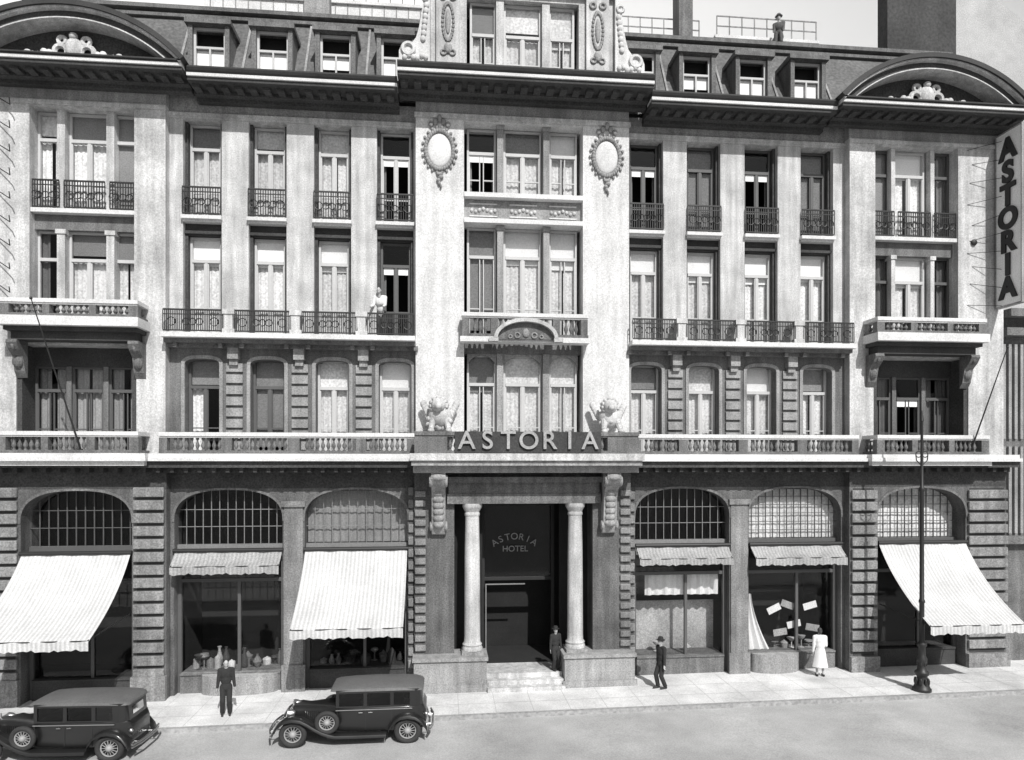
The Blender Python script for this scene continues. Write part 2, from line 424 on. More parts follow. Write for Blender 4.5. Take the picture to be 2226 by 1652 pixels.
def iron_rail(x0,x1,y,z0,z1,side=None,dense=.085):
    b=MB(); b.box(x0,x1,y-.025,y+.025,z1-.05,z1); b.box(x0,x1,y-.02,y+.02,z0+.05,z0+.09); b.box(x0,x1,y-.015,y+.015,z1-.2,z1-.17)
    n=int((x1-x0)/dense)
    for i in range(n+1):
        x=x0+(x1-x0)*i/n; b.box(x-.014,x+.014,y-.013,y+.013,z0+.09,z1-.05)
    c=(x0+x1)/2; zz=(z0+z1)/2-.03; r=min(.2,(z1-z0)*.26)
    for k in(-1,0,1):
        b.torus((c+k*r*1.1,y-.02,zz),r*.55,.018,'y',14,5)
    for k in(-1,1):
        b.torus((c+k*(x1-x0)*.36,y-.02,zz),r*.7,.015,'y',14,5)
    return part('iron_railing',b,M_IRON)

def S(a,b,s): return (a,b) if s>0 else (-b,-a)
for s in(1,-1):
    x0,x1=S(3.86,12.35,s)
    ops=[]
    for c in WC: a,b=S(c-.58,c+.58,s); ops.append((a,b,8.3,11.62))
    mb=MB().gridwall(x0,x1,8.0,12.2,0,.6,ops)
    for o in ops: mb.archfill(o[0],o[1],11.38,11.58,11.62,0.001,.6,2.6)
    part('first_floor_wall',mb,M_GREY)
    mb=MB()
    for o in ops:
        mb.box(o[0]-.12,o[0]-.002,-.05,-.001,8.3,11.38); mb.box(o[1]+.002,o[1]+.12,-.05,-.001,8.3,11.38)
        mb.archband(o[0],o[1],11.382,11.58,.12,-.05,-.001,2.6)
    part('window_surround',mb,M_MID)
    mb=MB()
    for c in PCX:
        z=8.4
        while z<11.3:
            mb.box(s*c-.28,s*c+.28,-.08,-.001,z,z+.29); z+=.39
        mb.box(s*c-.18,s*c+.18,-.3,-.001,11.55,11.93); mb.box(s*c-.14,s*c+.14,-.2,-.001,11.35,11.55)
    part('banded_pier',mb,M_MID)
    ops=[]
    for c in WC: a,b=S(c-.65,c+.65,s); ops.append((a,b,12.4,19.92))
    part('upper_wall',MB().gridwall(x0,x1,12.35,20.15,0,.6,ops),M_LIGHT)
    part('frieze_wall',MB().gridwall(x0,x1,20.15,20.75,.03,.6,[]),M_MID)
    mb=MB(); mb.box(x0,x1,-.07,-.001,20.0,20.12); mb.box(x0,x1,-.04,-.001,19.93,20.0)
    part('architrave',mb,M_LIGHT)
    sp=MB();sl=MB();jb=MB()
    for o in ops:
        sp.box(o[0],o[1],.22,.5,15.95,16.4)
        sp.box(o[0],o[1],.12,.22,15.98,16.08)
        sl.box(o[0]-.03,o[1]+.03,-.16,.5,16.42,16.54); sl.box(o[0]+.002,o[1]-.002,-.06,.2,16.34,16.42)
        for (za,zb) in((12.42,15.94),(16.56,19.9)):
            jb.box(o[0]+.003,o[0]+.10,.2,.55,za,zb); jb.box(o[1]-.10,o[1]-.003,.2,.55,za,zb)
    part('spandrel',sp,M_DARK); part('window_sill',sl,M_WHITE); part('window_jamb',jb,M_SHADOW)  # jambs carry the shade of the reveals in their colour
    k3=['open','shade','open','shade'] if s>0 else ['open','net','net','net']
    k2=['netblind','netblind','netblind','netblind'] if s>0 else ['open','netblind','netblind','netblind']
    k1=['net','net','netblind','net'] if s>0 else ['netblind','net','shade','half']
    for i,c in enumerate(WC):
        window(s*c,1.09,16.56,19.9,.4,k3[i],dark=(s>0),transom=.26)
        window(s*c,1.09,12.42,15.93,.4,k2[i],transom=.24,dark=(s<0 and i==0))
        window(s*c,1.14,8.3,11.62,.34,k1[i],transom=.3,dark=(s<0 and i>1))
        iron_rail(s*c-.64,s*c+.64,-.1,16.54,17.55)
    mb=MB(); mb.box(x0+.002,x1-.002,-.8,0.0,12.2,12.36); part('balcony_slab',mb,M_WHITE)
    mb=MB(); mb.box(x0+.003,x1-.003,-.55,-.001,12.06,12.198); mb.box(x0+.004,x1-.004,-.3,-.001,11.93,12.058)
    for c in WC:
        for d in(-.75,.75): mb.box(s*c+d-.07,s*c+d+.07,-.5,-.302,11.9,12.055)
    part('balcony_moulding',mb,M_GREY)
    edges=[3.9]+PCX+[12.3]
    for i in range(4):
        a=edges[i]+(.2 if i else 0); b=edges[i+1]-(.2 if i<3 else 0)
        aa,bb=S(a,b,s); iron_rail(aa,bb,-.7,12.36,13.16,dense=.06)
    mb=MB()
    for c in PCX:
        mb.box(s*c-.2,s*c+.2,-.78,-.6,12.362,12.5); mb.box(s*c-.13,s*c+.13,-.75,-.62,12.5,13.0); mb.box(s*c-.2,s*c+.2,-.79,-.59,13.0,13.17)
        mb.box(s*c-.14,s*c+.14,-.6,-.001,13.02,13.12)
    part('balcony_post',mb,M_LIGHT)
    balustrade(x0+.02,x1-.02,-.82,8.26,8.97,[(s*c,.34) for c in PCX]+[(s*3.86+s*.15,.26),(s*12.2,.26)],M_GREY)
    # ---- end pavilion
    x0,x1=S(12.35,18.6,s); c=EC*s
    a,b=S(13.37,16.73,s)
    la,lb=S(13.3,17.15,s)      # wider first floor loggia
    part('pavilion_wall',MB().gridwall(x0,x1,8.0,20.2,-.35,.6,[(a,b,12.3,20.0),(la,lb,8.3,11.95)]),M_LIGHT)
    part('frieze_wall',MB().gridwall(x0,x1,20.2,20.8,-.32,.6,[]),M_MID)
    mb=MB(); mb.box(x0-.03,x1+.03,-.42,-.351,20.02,20.14); part('architrave',mb,M_LIGHT)
    mb=MB()
    mw=.13 if s<0 else .08
    for d in(-.80,.80):
        mb.box(c+d-mw,c+d+mw,-.12,.3,12.7,15.9); mb.box(c+d-mw,c+d+mw,-.12,.3,16.56,19.998)
        mb.box(c+d-mw-.04,c+d+mw+.04,-.16,.3,15.75,15.9)
    part('stone_mullion',mb,M_LIGHT)
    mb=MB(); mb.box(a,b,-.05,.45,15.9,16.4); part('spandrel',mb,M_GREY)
    mb=MB(); mb.box(la,lb,.35,.59,11.3,11.94); part('spandrel',mb,M_DARK)  # balcony shade over the recessed loggia painted into the dark stone
    mb=MB(); mb.box(la+.002,la+.16,-.3,.59,8.3,11.94); mb.box(lb-.16,lb-.002,-.3,.59,8.3,11.94); part('window_jamb',mb,M_SHADOW)
    mb=MB(); mb.box(a+.002,b-.002,-.3,.4,16.42,16.56); part('window_sill',mb,M_WHITE)
    cols=[c-1.25,c,c+1.25]; ws=[.86,1.32,.86]
    lc=(la+lb)/2; lcols=[lc-1.22,lc,lc+1.22]
    for i in range(3):
        if s<0: k_3=['net','net','shade'][i]; k_2=['drape','net','net'][i]
        else: k_3=['shade','netblind','drape'][i]; k_2=['drape','netblind','drape'][i]
        window(cols[i],ws[i],16.58,19.98,.14,k_3,dark=s>0 and i!=1,bars=i==1)
        window(cols[i],ws[i],12.42,15.9,.14,k_2,dark=s>0 and i!=1,bars=i==1)
        window(lcols[i],1.08,8.3,11.3,.45,'open' if (s>0 and i==1) else 'drape',dark=True,bars=False,dmat=M_LDRAPE if s<0 else M_DRAPE)
        iron_rail(cols[i]-ws[i]/2,cols[i]+ws[i]/2,-.2,16.56,17.56)
    mb=MB()
    for d in(-.61,.61): mb.box(lc+d-.08,lc+d+.08,.36,.58,8.3,11.298)
    part('stone_mullion',mb,M_GREY)
    bx0,bx1=c-2.2,c+2.2
    mb=MB(); mb.box(bx0,bx1,-1.3,-.351,12.42,12.72); part('balcony_slab',mb,M_WHITE)
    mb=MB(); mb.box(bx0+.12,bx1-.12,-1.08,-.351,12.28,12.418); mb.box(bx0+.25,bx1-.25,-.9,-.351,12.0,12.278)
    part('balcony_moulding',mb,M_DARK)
    mb=MB()
    for d in(-1.9,1.9):
        pr=[(-.351,11.998),(-.95,11.998),(-.98,11.9),(-.85,11.7),(-.62,11.5),(-.55,11.2),(-.5,11.0),(-.351,10.8)]
        mb.prism(pr,c+d-.17,c+d+.17,'x'); mb.torus((c+d,-.78,11.8),.12,.06,'x',14,6)
        mb.ell((c+d,-.55,11.3),(.16,.14,.2))
    part('corbel',mb,M_GREY)
    balustrade(bx0+.05,bx1-.05,-1.05,12.72,13.3,[(c-2.0,.3),(c-.72,.22),(c+.72,.22),(c+2.0,.3)],M_GREY,ends=(bx0+.21,bx1-.21))
    balustrade(bx0,bx1,-1.12,8.26,8.97,[(c-2.05,.3),(c-.72,.22),(c+.72,.22),(c+2.05,.3)],M_GREY,ends=(bx0+.16,bx1-.16))

# ---- centre block
ops=[(-2.15,2.15,8.3,20.13)]
part('centre_wall',MB().gridwall(-3.86,3.86,8.0,20.35,-.35,.6,ops),M_PALE)
part('frieze_wall',MB().gridwall(-3.86,3.86,20.35,21.0,-.32,.6,[]),M_MID)
mb=MB(); mb.box(-3.9,3.9,-.44,-.351,20.18,20.34); part('architrave',mb,M_LIGHT)
mb=MB()
for d in(-.84,.84):
    for (z0,z1) in((12.42,16.5),(17.62,20.128)):
        mb.box(d-.11,d+.11,-.18,.3,z0,z1); mb.box(d-.15,d+.15,-.22,.3,z1-.16,z1-.003)
    mb.box(d-.12,d+.12,-.1,.3,8.3,11.9)
part('stone_mullion',mb,M_MID)
mb=MB(); mb.box(-2.15,2.15,-.12,.45,16.7,17.42); part('spandrel',mb,M_MID)
mb=MB(); mb.box(-2.15,2.15,-.05,.45,11.9,12.4); part('spandrel',mb,M_GREY)
mb=MB()
mb.box(-2.148,2.148,-.42,.4,17.44,17.6); mb.box(-2.148,2.148,-.42,.4,16.52,16.68)
for d in(-1.45,0,1.45):
    mb.box(d-.5,d+.5,-.16,-.121,16.82,16.86); mb.box(d-.5,d+.5,-.16,-.121,17.26,17.30)
part('window_sill',mb,M_WHITE)
mb=MB()
for d in(-1.45,0,1.45):
    for k in range(-3,4):
        mb.ell((d+k*.14,-.14,17.06+.05*math.cos(k*1.5)),(.06,.05,.07),8,5)
part('carved_panel',mb,M_LIGHT,smooth=True)
for i,(cc,w) in enumerate(((-1.5,1.06),(0,1.4),(1.5,1.06))):
    window(cc,w,17.64,20.1,.16,['open','net','netblind'][i],transom=.36,bars=i==1)
    window(cc,w,12.44,16.5,.16,['shade','netblind','netblind'][i],transom=.26,bars=i==1)
    window(cc,w,8.3,11.88,.16,'net',transom=.3,bars=i==1)
mb=MB()
for (cc,w) in((-1.5,1.06),(0,1.4),(1.5,1.06)):
    mb.archfill(cc-w/2,cc+w/2,11.35,11.85,11.9,.02,.14)
part('arched_head',mb,M_MID)
mb=MB(); mb.box(-2.3,2.3,-.85,-.351,12.2,12.38); part('balcony_slab',mb,M_WHITE)
balustrade(-2.25,2.25,-.7,12.38,13.22,[(-2.1,.25),(2.1,.25),(-1.1,.25),(1.1,.25)],M_GREY)
mb=MB(); mb.archband(-1.0,1.0,12.3,12.88,.13,-1.12,-.87)
mb.box(-1.3,-.98,-1.12,-.87,12.18,12.31); mb.box(.98,1.3,-1.12,-.87,12.18,12.31); hoodr=part('curved_hood',mb,M_LIGHT)
n=14
pts=[(math.cos(math.pi*i/n)*.99,12.28+.6*math.sin(math.pi*i/n)) for i in range(n+1)]
part('hood_tympanum',MB().prism(pts,-.93,-.87,'y'),M_GREY,parent=hoodr)
mb=MB(); mb.ell((0,-.95,12.5),(.12,.06,.16))
for k in(-1,1):
    mb.torus((k*.3,-.95,12.42),.09,.03,'y',16,6); mb.torus((k*.55,-.95,12.37),.06,.025,'y',14,6)
part('carved_shell',mb,M_MID,smooth=True,parent=hoodr)
for s in(1,-1):
    cx=3.02*s; cz=19.05
    mb=MB()
    for i in range(36):
        a=2*math.pi*i/36; mb.ell((cx+.49*math.cos(a),-.40,cz+.68*math.sin(a)),(.075,.07,.085),7,5)
    for i in range(22):
        a=2*math.pi*i/22; mb.ell((cx+.61*math.cos(a),-.38,cz+.80*math.sin(a)),(.055,.06,.06),6,4)
    part('cartouche_frame',mb,M_MID,smooth=True)
    part('cartouche_shield',MB().ell((cx,-.36,cz),(.42,.09,.6),20,10),M_WHITE,smooth=True)
    mb=MB()
    for k in range(5): mb.ell((cx+(k-2)*.15,-.40,cz+.90+.09*(2-abs(k-2))),(.09,.08,.12),8,5)
    mb.ell((cx,-.42,cz+1.13),(.09,.09,.12),8,6)
    for k in range(5): mb.ell((cx+.05*math.sin(k*2),-.40,cz-.86-k*.11),(.12-.02*k,.07,.08),8,5)
    part('cartouche_garland',mb,M_MID,smooth=True)
    cx=3.0*s
    mb=MB()
    mb.ell((cx,-.95,9.55),(.42,.35,.42)); mb.ell((cx-.05,-1.2,9.93),(.25,.24,.25)); mb.ell((cx-.05,-1.42,9.87),(.13,.14,.12))
    for k in(-1,1):
        mb.cyl((cx+k*.2,-1.0,9.6),(cx+k*.3,-1.3,9.1),.15,.09,8); mb.ell((cx+k*.3,-1.38,9.04),(.12,.16,.09))
        mb.ell((cx+k*.18-.05,-1.15,10.15),(.06,.05,.07)); 
        for q in range(6): mb.ell((cx+k*(.32+.05*q),-.8+.02*q,9.5+.1*q),(.12,.09,.14),8,6)
    for q in range(12):
        a=q*.55; mb.ell((cx-.05+.27*math.cos(a),-1.12,9.93+.23*math.sin(a)),(.09,.12,.09),7,5)
    for q in range(14): mb.ell((cx+R.uniform(-.4,.4),-1.15+R.uniform(-.1,.15),9.1+R.uniform(0,.5)),(.1,.1,.09),7,5)
    mb.box(cx-.5,cx+.5,-1.5,-.351,8.86,8.98)
    part('carved_lion',mb,M_LIGHT,smooth=True)

def cornice(x0,x1,yw,p,z0,z1):
    a=MB(); a.box(x0,x1,yw-p*.2,yw-.001,z0,z0+.12); a.box(x0,x1,yw-p*.4,yw-.001,z0+.121,z0+.24)
    x=x0+.2
    while x<x1-.15:
        a.box(x-.12,x+.12,yw-p*.72,yw-p*.401,z0+.14,z0+.24); x+=.46
    root=part('cornice',a,M_SHADOW)  # soffit shade put into the dark colour of bed mould and corona
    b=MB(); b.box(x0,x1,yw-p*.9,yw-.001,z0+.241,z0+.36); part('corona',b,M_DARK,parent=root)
    b=MB(); b.box(x0,x1,yw-p*.95,yw-p*.5,z0+.361,z0+.46); part('fillet',b,M_WHITE,parent=root)
    b=MB(); b.prism([(yw,z0+.461),(yw-p*.92,z0+.461),(yw-p*.97,z0+.53),(yw-p,z1-.05),(yw-p,z1),(yw+.3,z1+.06)],x0,x1,'x'); part('gutter',b,M_LEAD,parent=root)
    return root
for s in(1,-1):
    a,b=S(4.45,11.35,s); cornice(a,b,0,1.3,20.42,21.08)
    a,b=S(11.4,18.75,s)
    cornice(a,b,-.35,1.25,20.55,21.1)
    c=14.98*s if s>0 else -15.0
    hw,rise=3.7,1.62; zb=21.13
    Rr=(hw*hw+rise*rise)/(2*rise); zc=zb+rise-Rr; al=math.asin(hw/Rr)
    def arc(r,n=28): return [(c+r*math.sin(-al+2*al*i/n),zc+r*math.cos(-al+2*al*i/n)) for i in range(n+1)]
    def band(r0,r1,y0,y1):
        m=MB(); A=arc(r0);B=arc(r1)
        for i in range(len(A)-1): m.prism([A[i],A[i+1],B[i+1],B[i]],y0,y1,'y')
        return m
    root=part('curved_pediment',band(Rr-.13,Rr+.03,-1.68,.9),M_LEAD)
    part('white_moulding',band(Rr-.20,-.131+Rr,-1.6,-.7),M_LIGHT,parent=root)
    part('inner_moulding',band(Rr-.40,Rr-.201,-1.42,-.7),M_SHADOW,parent=root)
    part('inner_fillet',band(Rr-.44,Rr-.401,-1.45,-.7),M_LIGHT,parent=root)
    m=MB(); A=[p for p in arc(Rr-.3)]; A=[(x,max(z,zb-.02)) for x,z in A]; m.prism(A,-.75,-.5,'y'); part('tympanum',m,M_SHADOW,parent=root)
    m=MB(); m.ell((c,-.95,zb+.45),(.3,.18,.38)); m.ell((c,-1.0,zb+.85),(.14,.12,.12)); 
    for k in(-1,1):
        m.torus((c+k*.42,-.95,zb+.35),.2,.09,'y',14,6); m.torus((c+k*.38,-.95,zb+.72),.12,.07,'y',14,6)
        for q in range(9): m.ell((c+k*(.75+.17*q),-.98,zb+.24-.012*q+.05*math.sin(q*2)),(.13,.1,.16-.01*q),8,5)
    part('pediment_sculpture',m,M_LIGHT,parent=root,smooth=True)
cornice(-4.42,4.42,-.35,1.35,20.75,21.42)
mb=MB(); mb.box(-18.6,-4.45,.3,2.4,20.95,21.05); mb.box(4.45,18.6,.3,2.4,20.95,21.05); part('gutter_deck',mb,M_LEAD)

# ---- ground floor
GO=[(4.15,7.75),(8.5,12.15)]
for s in(1,-1):
    x0,x1=S(3.9,12.28,s)
    ops=[S(a,b,s)+( -.6,7.05) for a,b in GO]
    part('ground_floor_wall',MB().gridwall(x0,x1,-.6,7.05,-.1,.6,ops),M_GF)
    part('ground_floor_frieze',MB().box(x0,x1,-.1,.6,7.051,7.6),M_SHADOW)  # shadow below the string cornice painted as a near-black band
    mb=MB()
    for o in ops: mb.archfill(o[0],o[1],5.9,7.0,7.05,-.099,.6,2.6,20)
    a,b=S(13.4,16.95,s); X0,X1=S(12.28,18.62,s)
    mb.archfill(a,b,5.9,7.0,7.05,-.449,.6,2.6,20)
    part('arch_spandrel',mb,M_GF)
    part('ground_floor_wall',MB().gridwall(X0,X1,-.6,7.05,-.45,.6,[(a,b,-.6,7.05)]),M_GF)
    part('ground_floor_frieze',MB().box(X0,X1,-.45,.6,7.051,7.6),M_SHADOW)  # same painted cornice shadow on the end pavilion
    mb=MB()
    for o in ops: mb.archband(o[0],o[1],5.9,7.0,.08,-.13,-.1011,2.6,20)
    mb.archband(a,b,5.9,7.0,.08,-.48,-.4511,2.6,20)
    part('arch_moulding',mb,M_GREY)
    mb=MB(); bk=MB(); z=gz(s*12.8)+.75
    for (p,q) in ((12.3,13.36),(16.99,18.64)):
        e,f=S(p,q,s); bk.box(e+.12,f-.12,-.458,-.4505,.72,7.0)
    part('joint_bed',bk,M_DARK)
    while z<6.95:
        for (p,q) in ((12.3,13.36),(16.99,18.64)):
            e,f=S(p,q,s); mb.box(e+.03,f-.03,-.57,-.459,z,z+.33)
        e,f=S(3.93,4.13,s); 
        mb.box(e,f,-.2,-.101,z,z+.3)
        z+=.44
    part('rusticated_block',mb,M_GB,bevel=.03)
    mb=MB(); 
    for (p,q) in ((12.26,13.39),(16.96,18.66)):
        e,f=S(p,q,s); mb.box(e,f,-.62,-.451,-.5,.7)
    e,f=S(7.72,8.53,s); mb.box(e,f,-.2,-.101,-.5,.85); mb.box(e+.08,f-.08,-.15,-.101,.85,6.4); mb.box(e,f,-.22,-.101,6.4,6.6)
    part('plinth',mb,M_GB)
    e,f=S(3.9,18.7,s)
    mb=MB(); mb.box(e,f,-.55,.3,7.601,7.78); mb.box(e,f,-.98,.3,7.781,8.0); part('string_cornice',mb,M_SHADOW)
    mb=MB(); mb.box(e,f+.02,-1.12,.3,8.001,8.12); mb.box(e,f,-1.0,.2,8.121,8.255); part('string_cornice_top',mb,M_WHITE)
    e,f=S(12.6,17.5,s); mb=MB(); mb.box(e,f,-1.34,-1.121,8.0,8.14); mb.box(e+.04,f-.04,-1.28,-1.001,8.141,8.258); mb.box(e+.1,f-.1,-1.2,-.981,7.85,7.999); part('balcony_slab',mb,M_WHITE)
    mb=MB(); x=4.3
    while x<18.4:
        mb.box(s*x-.06,s*x+.06,-.85,-.551,7.62,7.779); x+=.45
    ob('dentil_course',mb,M_DARK,parent=HB)
mb=MB().gridwall(-3.9,3.9,-.6,7.6,-.4,.6,[(-2.5,2.5,-.6,6.5)]); part('portal_wall',mb,M_GF)
mb=MB()
mb.box(-2.75,2.75,-.62,-.401,6.5,6.85); mb.box(-2.7,2.7,-.58,-.401,6.851,7.25); mb.box(-2.85,2.85,-.8,-.401,7.251,7.45)
part('portal_entablature',mb,M_GREY)
for s in(1,-1):
    mb=MB(); z=1.3
    while z<6.9:
        e,f=S(3.5,3.88,s); mb.box(e,f,-.5,-.401,z,z+.22); z+=.34
    part('rusticated_block',mb,M_GB,bevel=.03)
mb=MB(); mb.box(-3.95,3.95,-1.75,.3,7.85,8.02); mb.box(-3.9,3.9,-1.45,.3,7.601,7.849); part('balcony_moulding',mb,M_MID)
mb=MB(); mb.box(-4.0,4.0,-1.85,.3,8.021,8.26); part('balcony_slab',mb,M_LIGHT)
balustrade(-3.85,3.85,-1.55,8.26,9.0,[(-3.3,1.1),(3.3,1.1),(-1.3,.2),(1.3,.2)],M_GREY,M_GREY,ends=(-3.6,3.6))
for s in(1,-1):
    cx=1.86*s
    ob('column',MB().lathe(cx,-.35,[(.36,0),(.36,.08),(.33,.14),(.35,.2),(.29,.28),(.285,.5),(.28,2.0),(.27,3.4),(.245,4.75),(.27,4.78),(.27,4.84),(.25,4.9),(.33,5.05),(.35,5.08),(.35,5.2)],22,1.3),M_LIGHT,parent=HB,smooth=True)
    mb=MB(); e,f=S(1.38,3.9,s)
    mb.box(e,f,-.95,.2,-.5,1.05); mb.box(e-.05,f+.05,-1.02,.2,1.051,1.18); mb.box(e-.08,f+.08,-1.05,-.951,-.5,.25)
    mb.box(cx-.38,cx+.38,-.74,.04,1.181,1.298)
    part('pedestal',mb,M_MID)
    cx=3.05*s
    mb=MB()
    pr=[(-.401,7.599),(-1.4,7.599),(-1.45,7.4),(-1.3,7.15),(-1.0,7.0),(-.85,6.7),(-.82,6.2),(-.75,5.7),(-.6,5.45),(-.401,5.4)]
    mb.prism(pr,cx-.24,cx+.24,'x'); 
    for k in(-.26,.26):
        mb.torus((cx+k,-1.2,7.32),.16,.06,'x',16,6); mb.torus((cx+k,-.62,5.72),.13,.05,'x',16,6)
    for q in range(6): mb.ell((cx,-.9+.05*q*.5,6.9-.22*q),(.2,.12,.14))
    mb.ell((cx,-1.35,7.45),(.28,.16,.14))
    part('scroll_console',mb,M_MID,smooth=True)
for ch,dx in zip('ASTORIA',range(7)):
    me=text_mesh(ch,.86,.03,.008)
    ob('letter',me,M_BLET,parent=HB,loc=(-2.1+dx*.70,-1.80,8.68),rot=(math.pi/2,0,0))
mb=MB(); mb.box(-2.5,2.5,-1.745,-1.73,8.28,9.0); ob('letter_backing',mb,M_DARK,parent=HB)
# vestibule
mb=MB(); 
mb.box(-2.5,-1.45,.6,.75,-.3,6.5); mb.box(1.45,2.5,.6,.75,-.3,6.5)
mb.box(-2.6,-2.5,.75,3.4,-.3,6.5); mb.box(2.5,2.6,.75,3.4,-.3,6.5); mb.box(-2.6,2.6,3.4,3.5,-.3,6.5); mb.box(-2.6,2.6,.6,3.5,6.5,6.6)
ob('vestibule_wall',mb,M_INT,parent=HB)
mb=MB()
for i,(y) in enumerate((-1.2,-.85,-.5)):
    mb.box(-1.36,1.36,y,y+.349 if i<2 else .8,-.3,.15*(i+1))
part('entrance_step',mb,M_LIGHT)
part('vestibule_floor',MB().box(-1.42,1.42,.801,3.3,-.3,.44),M_INT)
mb=MB(); mb.box(-1.42,-1.3,1.7,1.85,.45,6.3); mb.box(1.3,1.42,1.7,1.85,.45,6.3); mb.box(-1.3,1.3,1.7,1.85,3.4,3.52); mb.box(-1.42,1.42,1.7,1.85,6.3,6.45)
dr=part('entrance_door',mb,M_DOOR)
g=MB(); g.add([(-1.3,1.82,3.52),(1.3,1.82,3.52),(1.3,1.82,6.3),(-1.3,1.82,6.3)],[(0,1,2,3)]); part('pane',g,M_GLASS,parent=dr)
mb=MB(); mb.box(-1.28,-1.24,1.5,1.56,.45,3.3); mb.box(-1.24,.25,1.5,1.56,3.26,3.3); part('door_leaf_edge',mb,M_BAR,parent=dr)
for i,ch in enumerate('ASTORIA'):
    a=math.radians((i-3)*11.5); rr=1.35
    me=text_mesh(ch,.36,.01); ob('door_lettering',me,M_GILT,parent=dr,loc=(-.15+rr*math.sin(a),1.62,3.75+rr*math.cos(a)),rot=(math.pi/2,a,0))
me=text_mesh('HOTEL',.32,.01); ob('door_lettering',me,M_GILT,parent=dr,loc=(-.12,1.62,4.62),rot=(math.pi/2,0,0))

def shopfront(x0,x1,yf,upper='dark',lower='dark',z_tr=4.88):
    xs=gz((x0+x1)/2)
    mb=MB()
    mb.box(x0,x1,yf-.08,yf+.12,z_tr,z_tr+.2)
    n=max(6,int((x1-x0)/.28))
    for i in range(1,n):
        x=x0+(x1-x0)*i/n; mb.box(x-.012,x+.012,yf,yf+.05,z_tr+.2,7.04)
    zz=(5.7,6.3) if upper!='white' else (5.4,5.72,6.04,6.36,6.68)
    for z in zz: mb.box(x0,x1,yf+.005,yf+.045,z-.012,z+.012)
    w=part('fanlight_window',mb,{'none':M_DFRAME,'white':M_DFRAME}.get(upper,M_BAR))
    g=MB(); g.add([(x0,yf+.06,z_tr+.2),(x1,yf+.06,z_tr+.2),(x1,yf+.06,7.05),(x0,yf+.06,7.05)],[(0,1,2,3)]); part('pane',g,M_GLASS,parent=w)
    if upper=='light':
        c=MB(); wavy(c,x0+.02,x1-.02,z_tr+.22,6.95,yf+.2,.02,.25); part('curtain',c,M_LDRAPE,parent=w)
    elif upper=='white':
        c=MB(); wavy(c,x0+.02,x1-.02,z_tr+.22,6.95,yf+.15,.012,.25); part('curtain',c,M_NET,parent=w)
    mb=MB(); mb.box(x0,x0+.12,yf-.05,yf+.1,xs-.2,z_tr); mb.box(x1-.12,x1,yf-.05,yf+.1,xs-.2,z_tr)
    mb.box(x0+.12,x1-.12,yf-.02,yf+.1,3.75,3.87)
    m=(x0+x1)/2+.25
    mb.box(m-.05,m+.05,yf-.02,yf+.1,xs+.65,3.75)
    sf=part('shopfront',mb,M_DFRAME)
    st=MB(); st.box(x0+.12,x1-.12,yf-.15,yf+.15,xs-.2,xs+.62); st.box(x0+.12,x1-.12,yf-.2,yf+.9,xs+.62,xs+.68); part('stall_riser',st,M_GREY if lower!='dark2' else M_DARK,parent=sf)
    g=MB(); g.add([(x0+.12,yf+.04,xs+.68),(x1-.12,yf+.04,xs+.68),(x1-.12,yf+.04,z_tr),(x0+.12,yf+.04,z_tr)],[(0,1,2,3)]); part('pane',g,M_GLASS,parent=sf)
    if lower=='light':
        c=MB(); c.box(x0+.1,x1-.1,yf+.95,yf+1.0,xs,2.6); part('display_back',c,M_INTL,parent=sf)
    return sf
shopfront(-16.95,-13.4,.1,'none','dark2')
sL=shopfront(-12.15,-8.5,.25,'dark','dark')
sM=shopfront(-7.75,-4.15,.25,'light','dark2')
sA=shopfront(4.15,7.75,.25,'dark','light')
sB=shopfront(8.5,12.15,.25,'white','dark')
shopfront(13.4,16.95,.1,'white','dark2')
c=MB(); wavy(c,4.7,7.55,2.95,3.75,.5,.05,.33); part('festoon_blind',c,M_BLIND,parent=sA)
c=MB(); c.box(4.3,7.6,.36,.39,4.1,4.85); part('fascia_blind',c,M_SHADE,parent=sA)
c=MB(); vs=[];nn=16
for j in range(nn+1):
    t=j/nn; w_=.25+.75*(1-t)**1.6
    for i in range(11):
        u=i/10; vs.append((8.66+w_*u,.55+.05*math.sin(u*19),.72+2.2*t))
c.add(vs,[(j*11+i,j*11+i+1,(j+1)*11+i+1,(j+1)*11+i) for j in range(nn) for i in range(10)])
part('drape',c,M_WCLOTH,parent=sB)
def bow(cx,p,mat=M_LIGHT,r=.95,z=.78):
    n=16; pts=[(cx+r*math.cos(math.pi+math.pi*i/n),.08+.45*math.sin(math.pi+math.pi*i/n)) for i in range(n+1)]
    part('bowed_stall_riser',MB().prism(pts,-.3,z,'z'),mat,parent=p,smooth=True)
bow(9.6,sB,M_MID); bow(-10.0,sL,M_MID,1.3,.55)
mb=MB()
mb.box(-18.3,-2.62,3.0,3.1,-.4,7.6); mb.box(2.62,18.3,3.0,3.1,-.4,7.6)
mb.box(-18.3,18.3,2.4,2.5,8.2,20.8)
for z in(7.75,12.2,16.25,20.55): mb.box(-18.3,18.3,.62,2.4,z,z+.1)
mb.box(-18.3,-2.62,.62,3.0,7.5,7.6); mb.box(2.62,18.3,.62,3.0,7.5,7.6)
mb.box(-18.3,-2.62,.7,3.0,-.2,.2); mb.box(2.62,18.3,.7,3.0,-.2,.25)
for x in(-12.3,-8.1,-4.0,4.0,8.1,12.3):
    mb.box(x-.05,x+.05,.62,2.9,-.3,7.45)
for x in(-12.35,-10.15,-7.92,-5.7,-3.86,3.86,5.7,7.92,10.15,12.35): mb.box(x-.04,x+.04,.62,2.39,8.3,20.5)
part('interior_partition',mb,M_INT)
mb=MB(); mb.box(-18.6,-18.3,.6,14,-.6,21); mb.box(18.3,18.6,.6,14,-.6,21); mb.box(-18.3,18.3,13.7,14,-.6,21)
part('outer_wall',mb,M_PARTY)

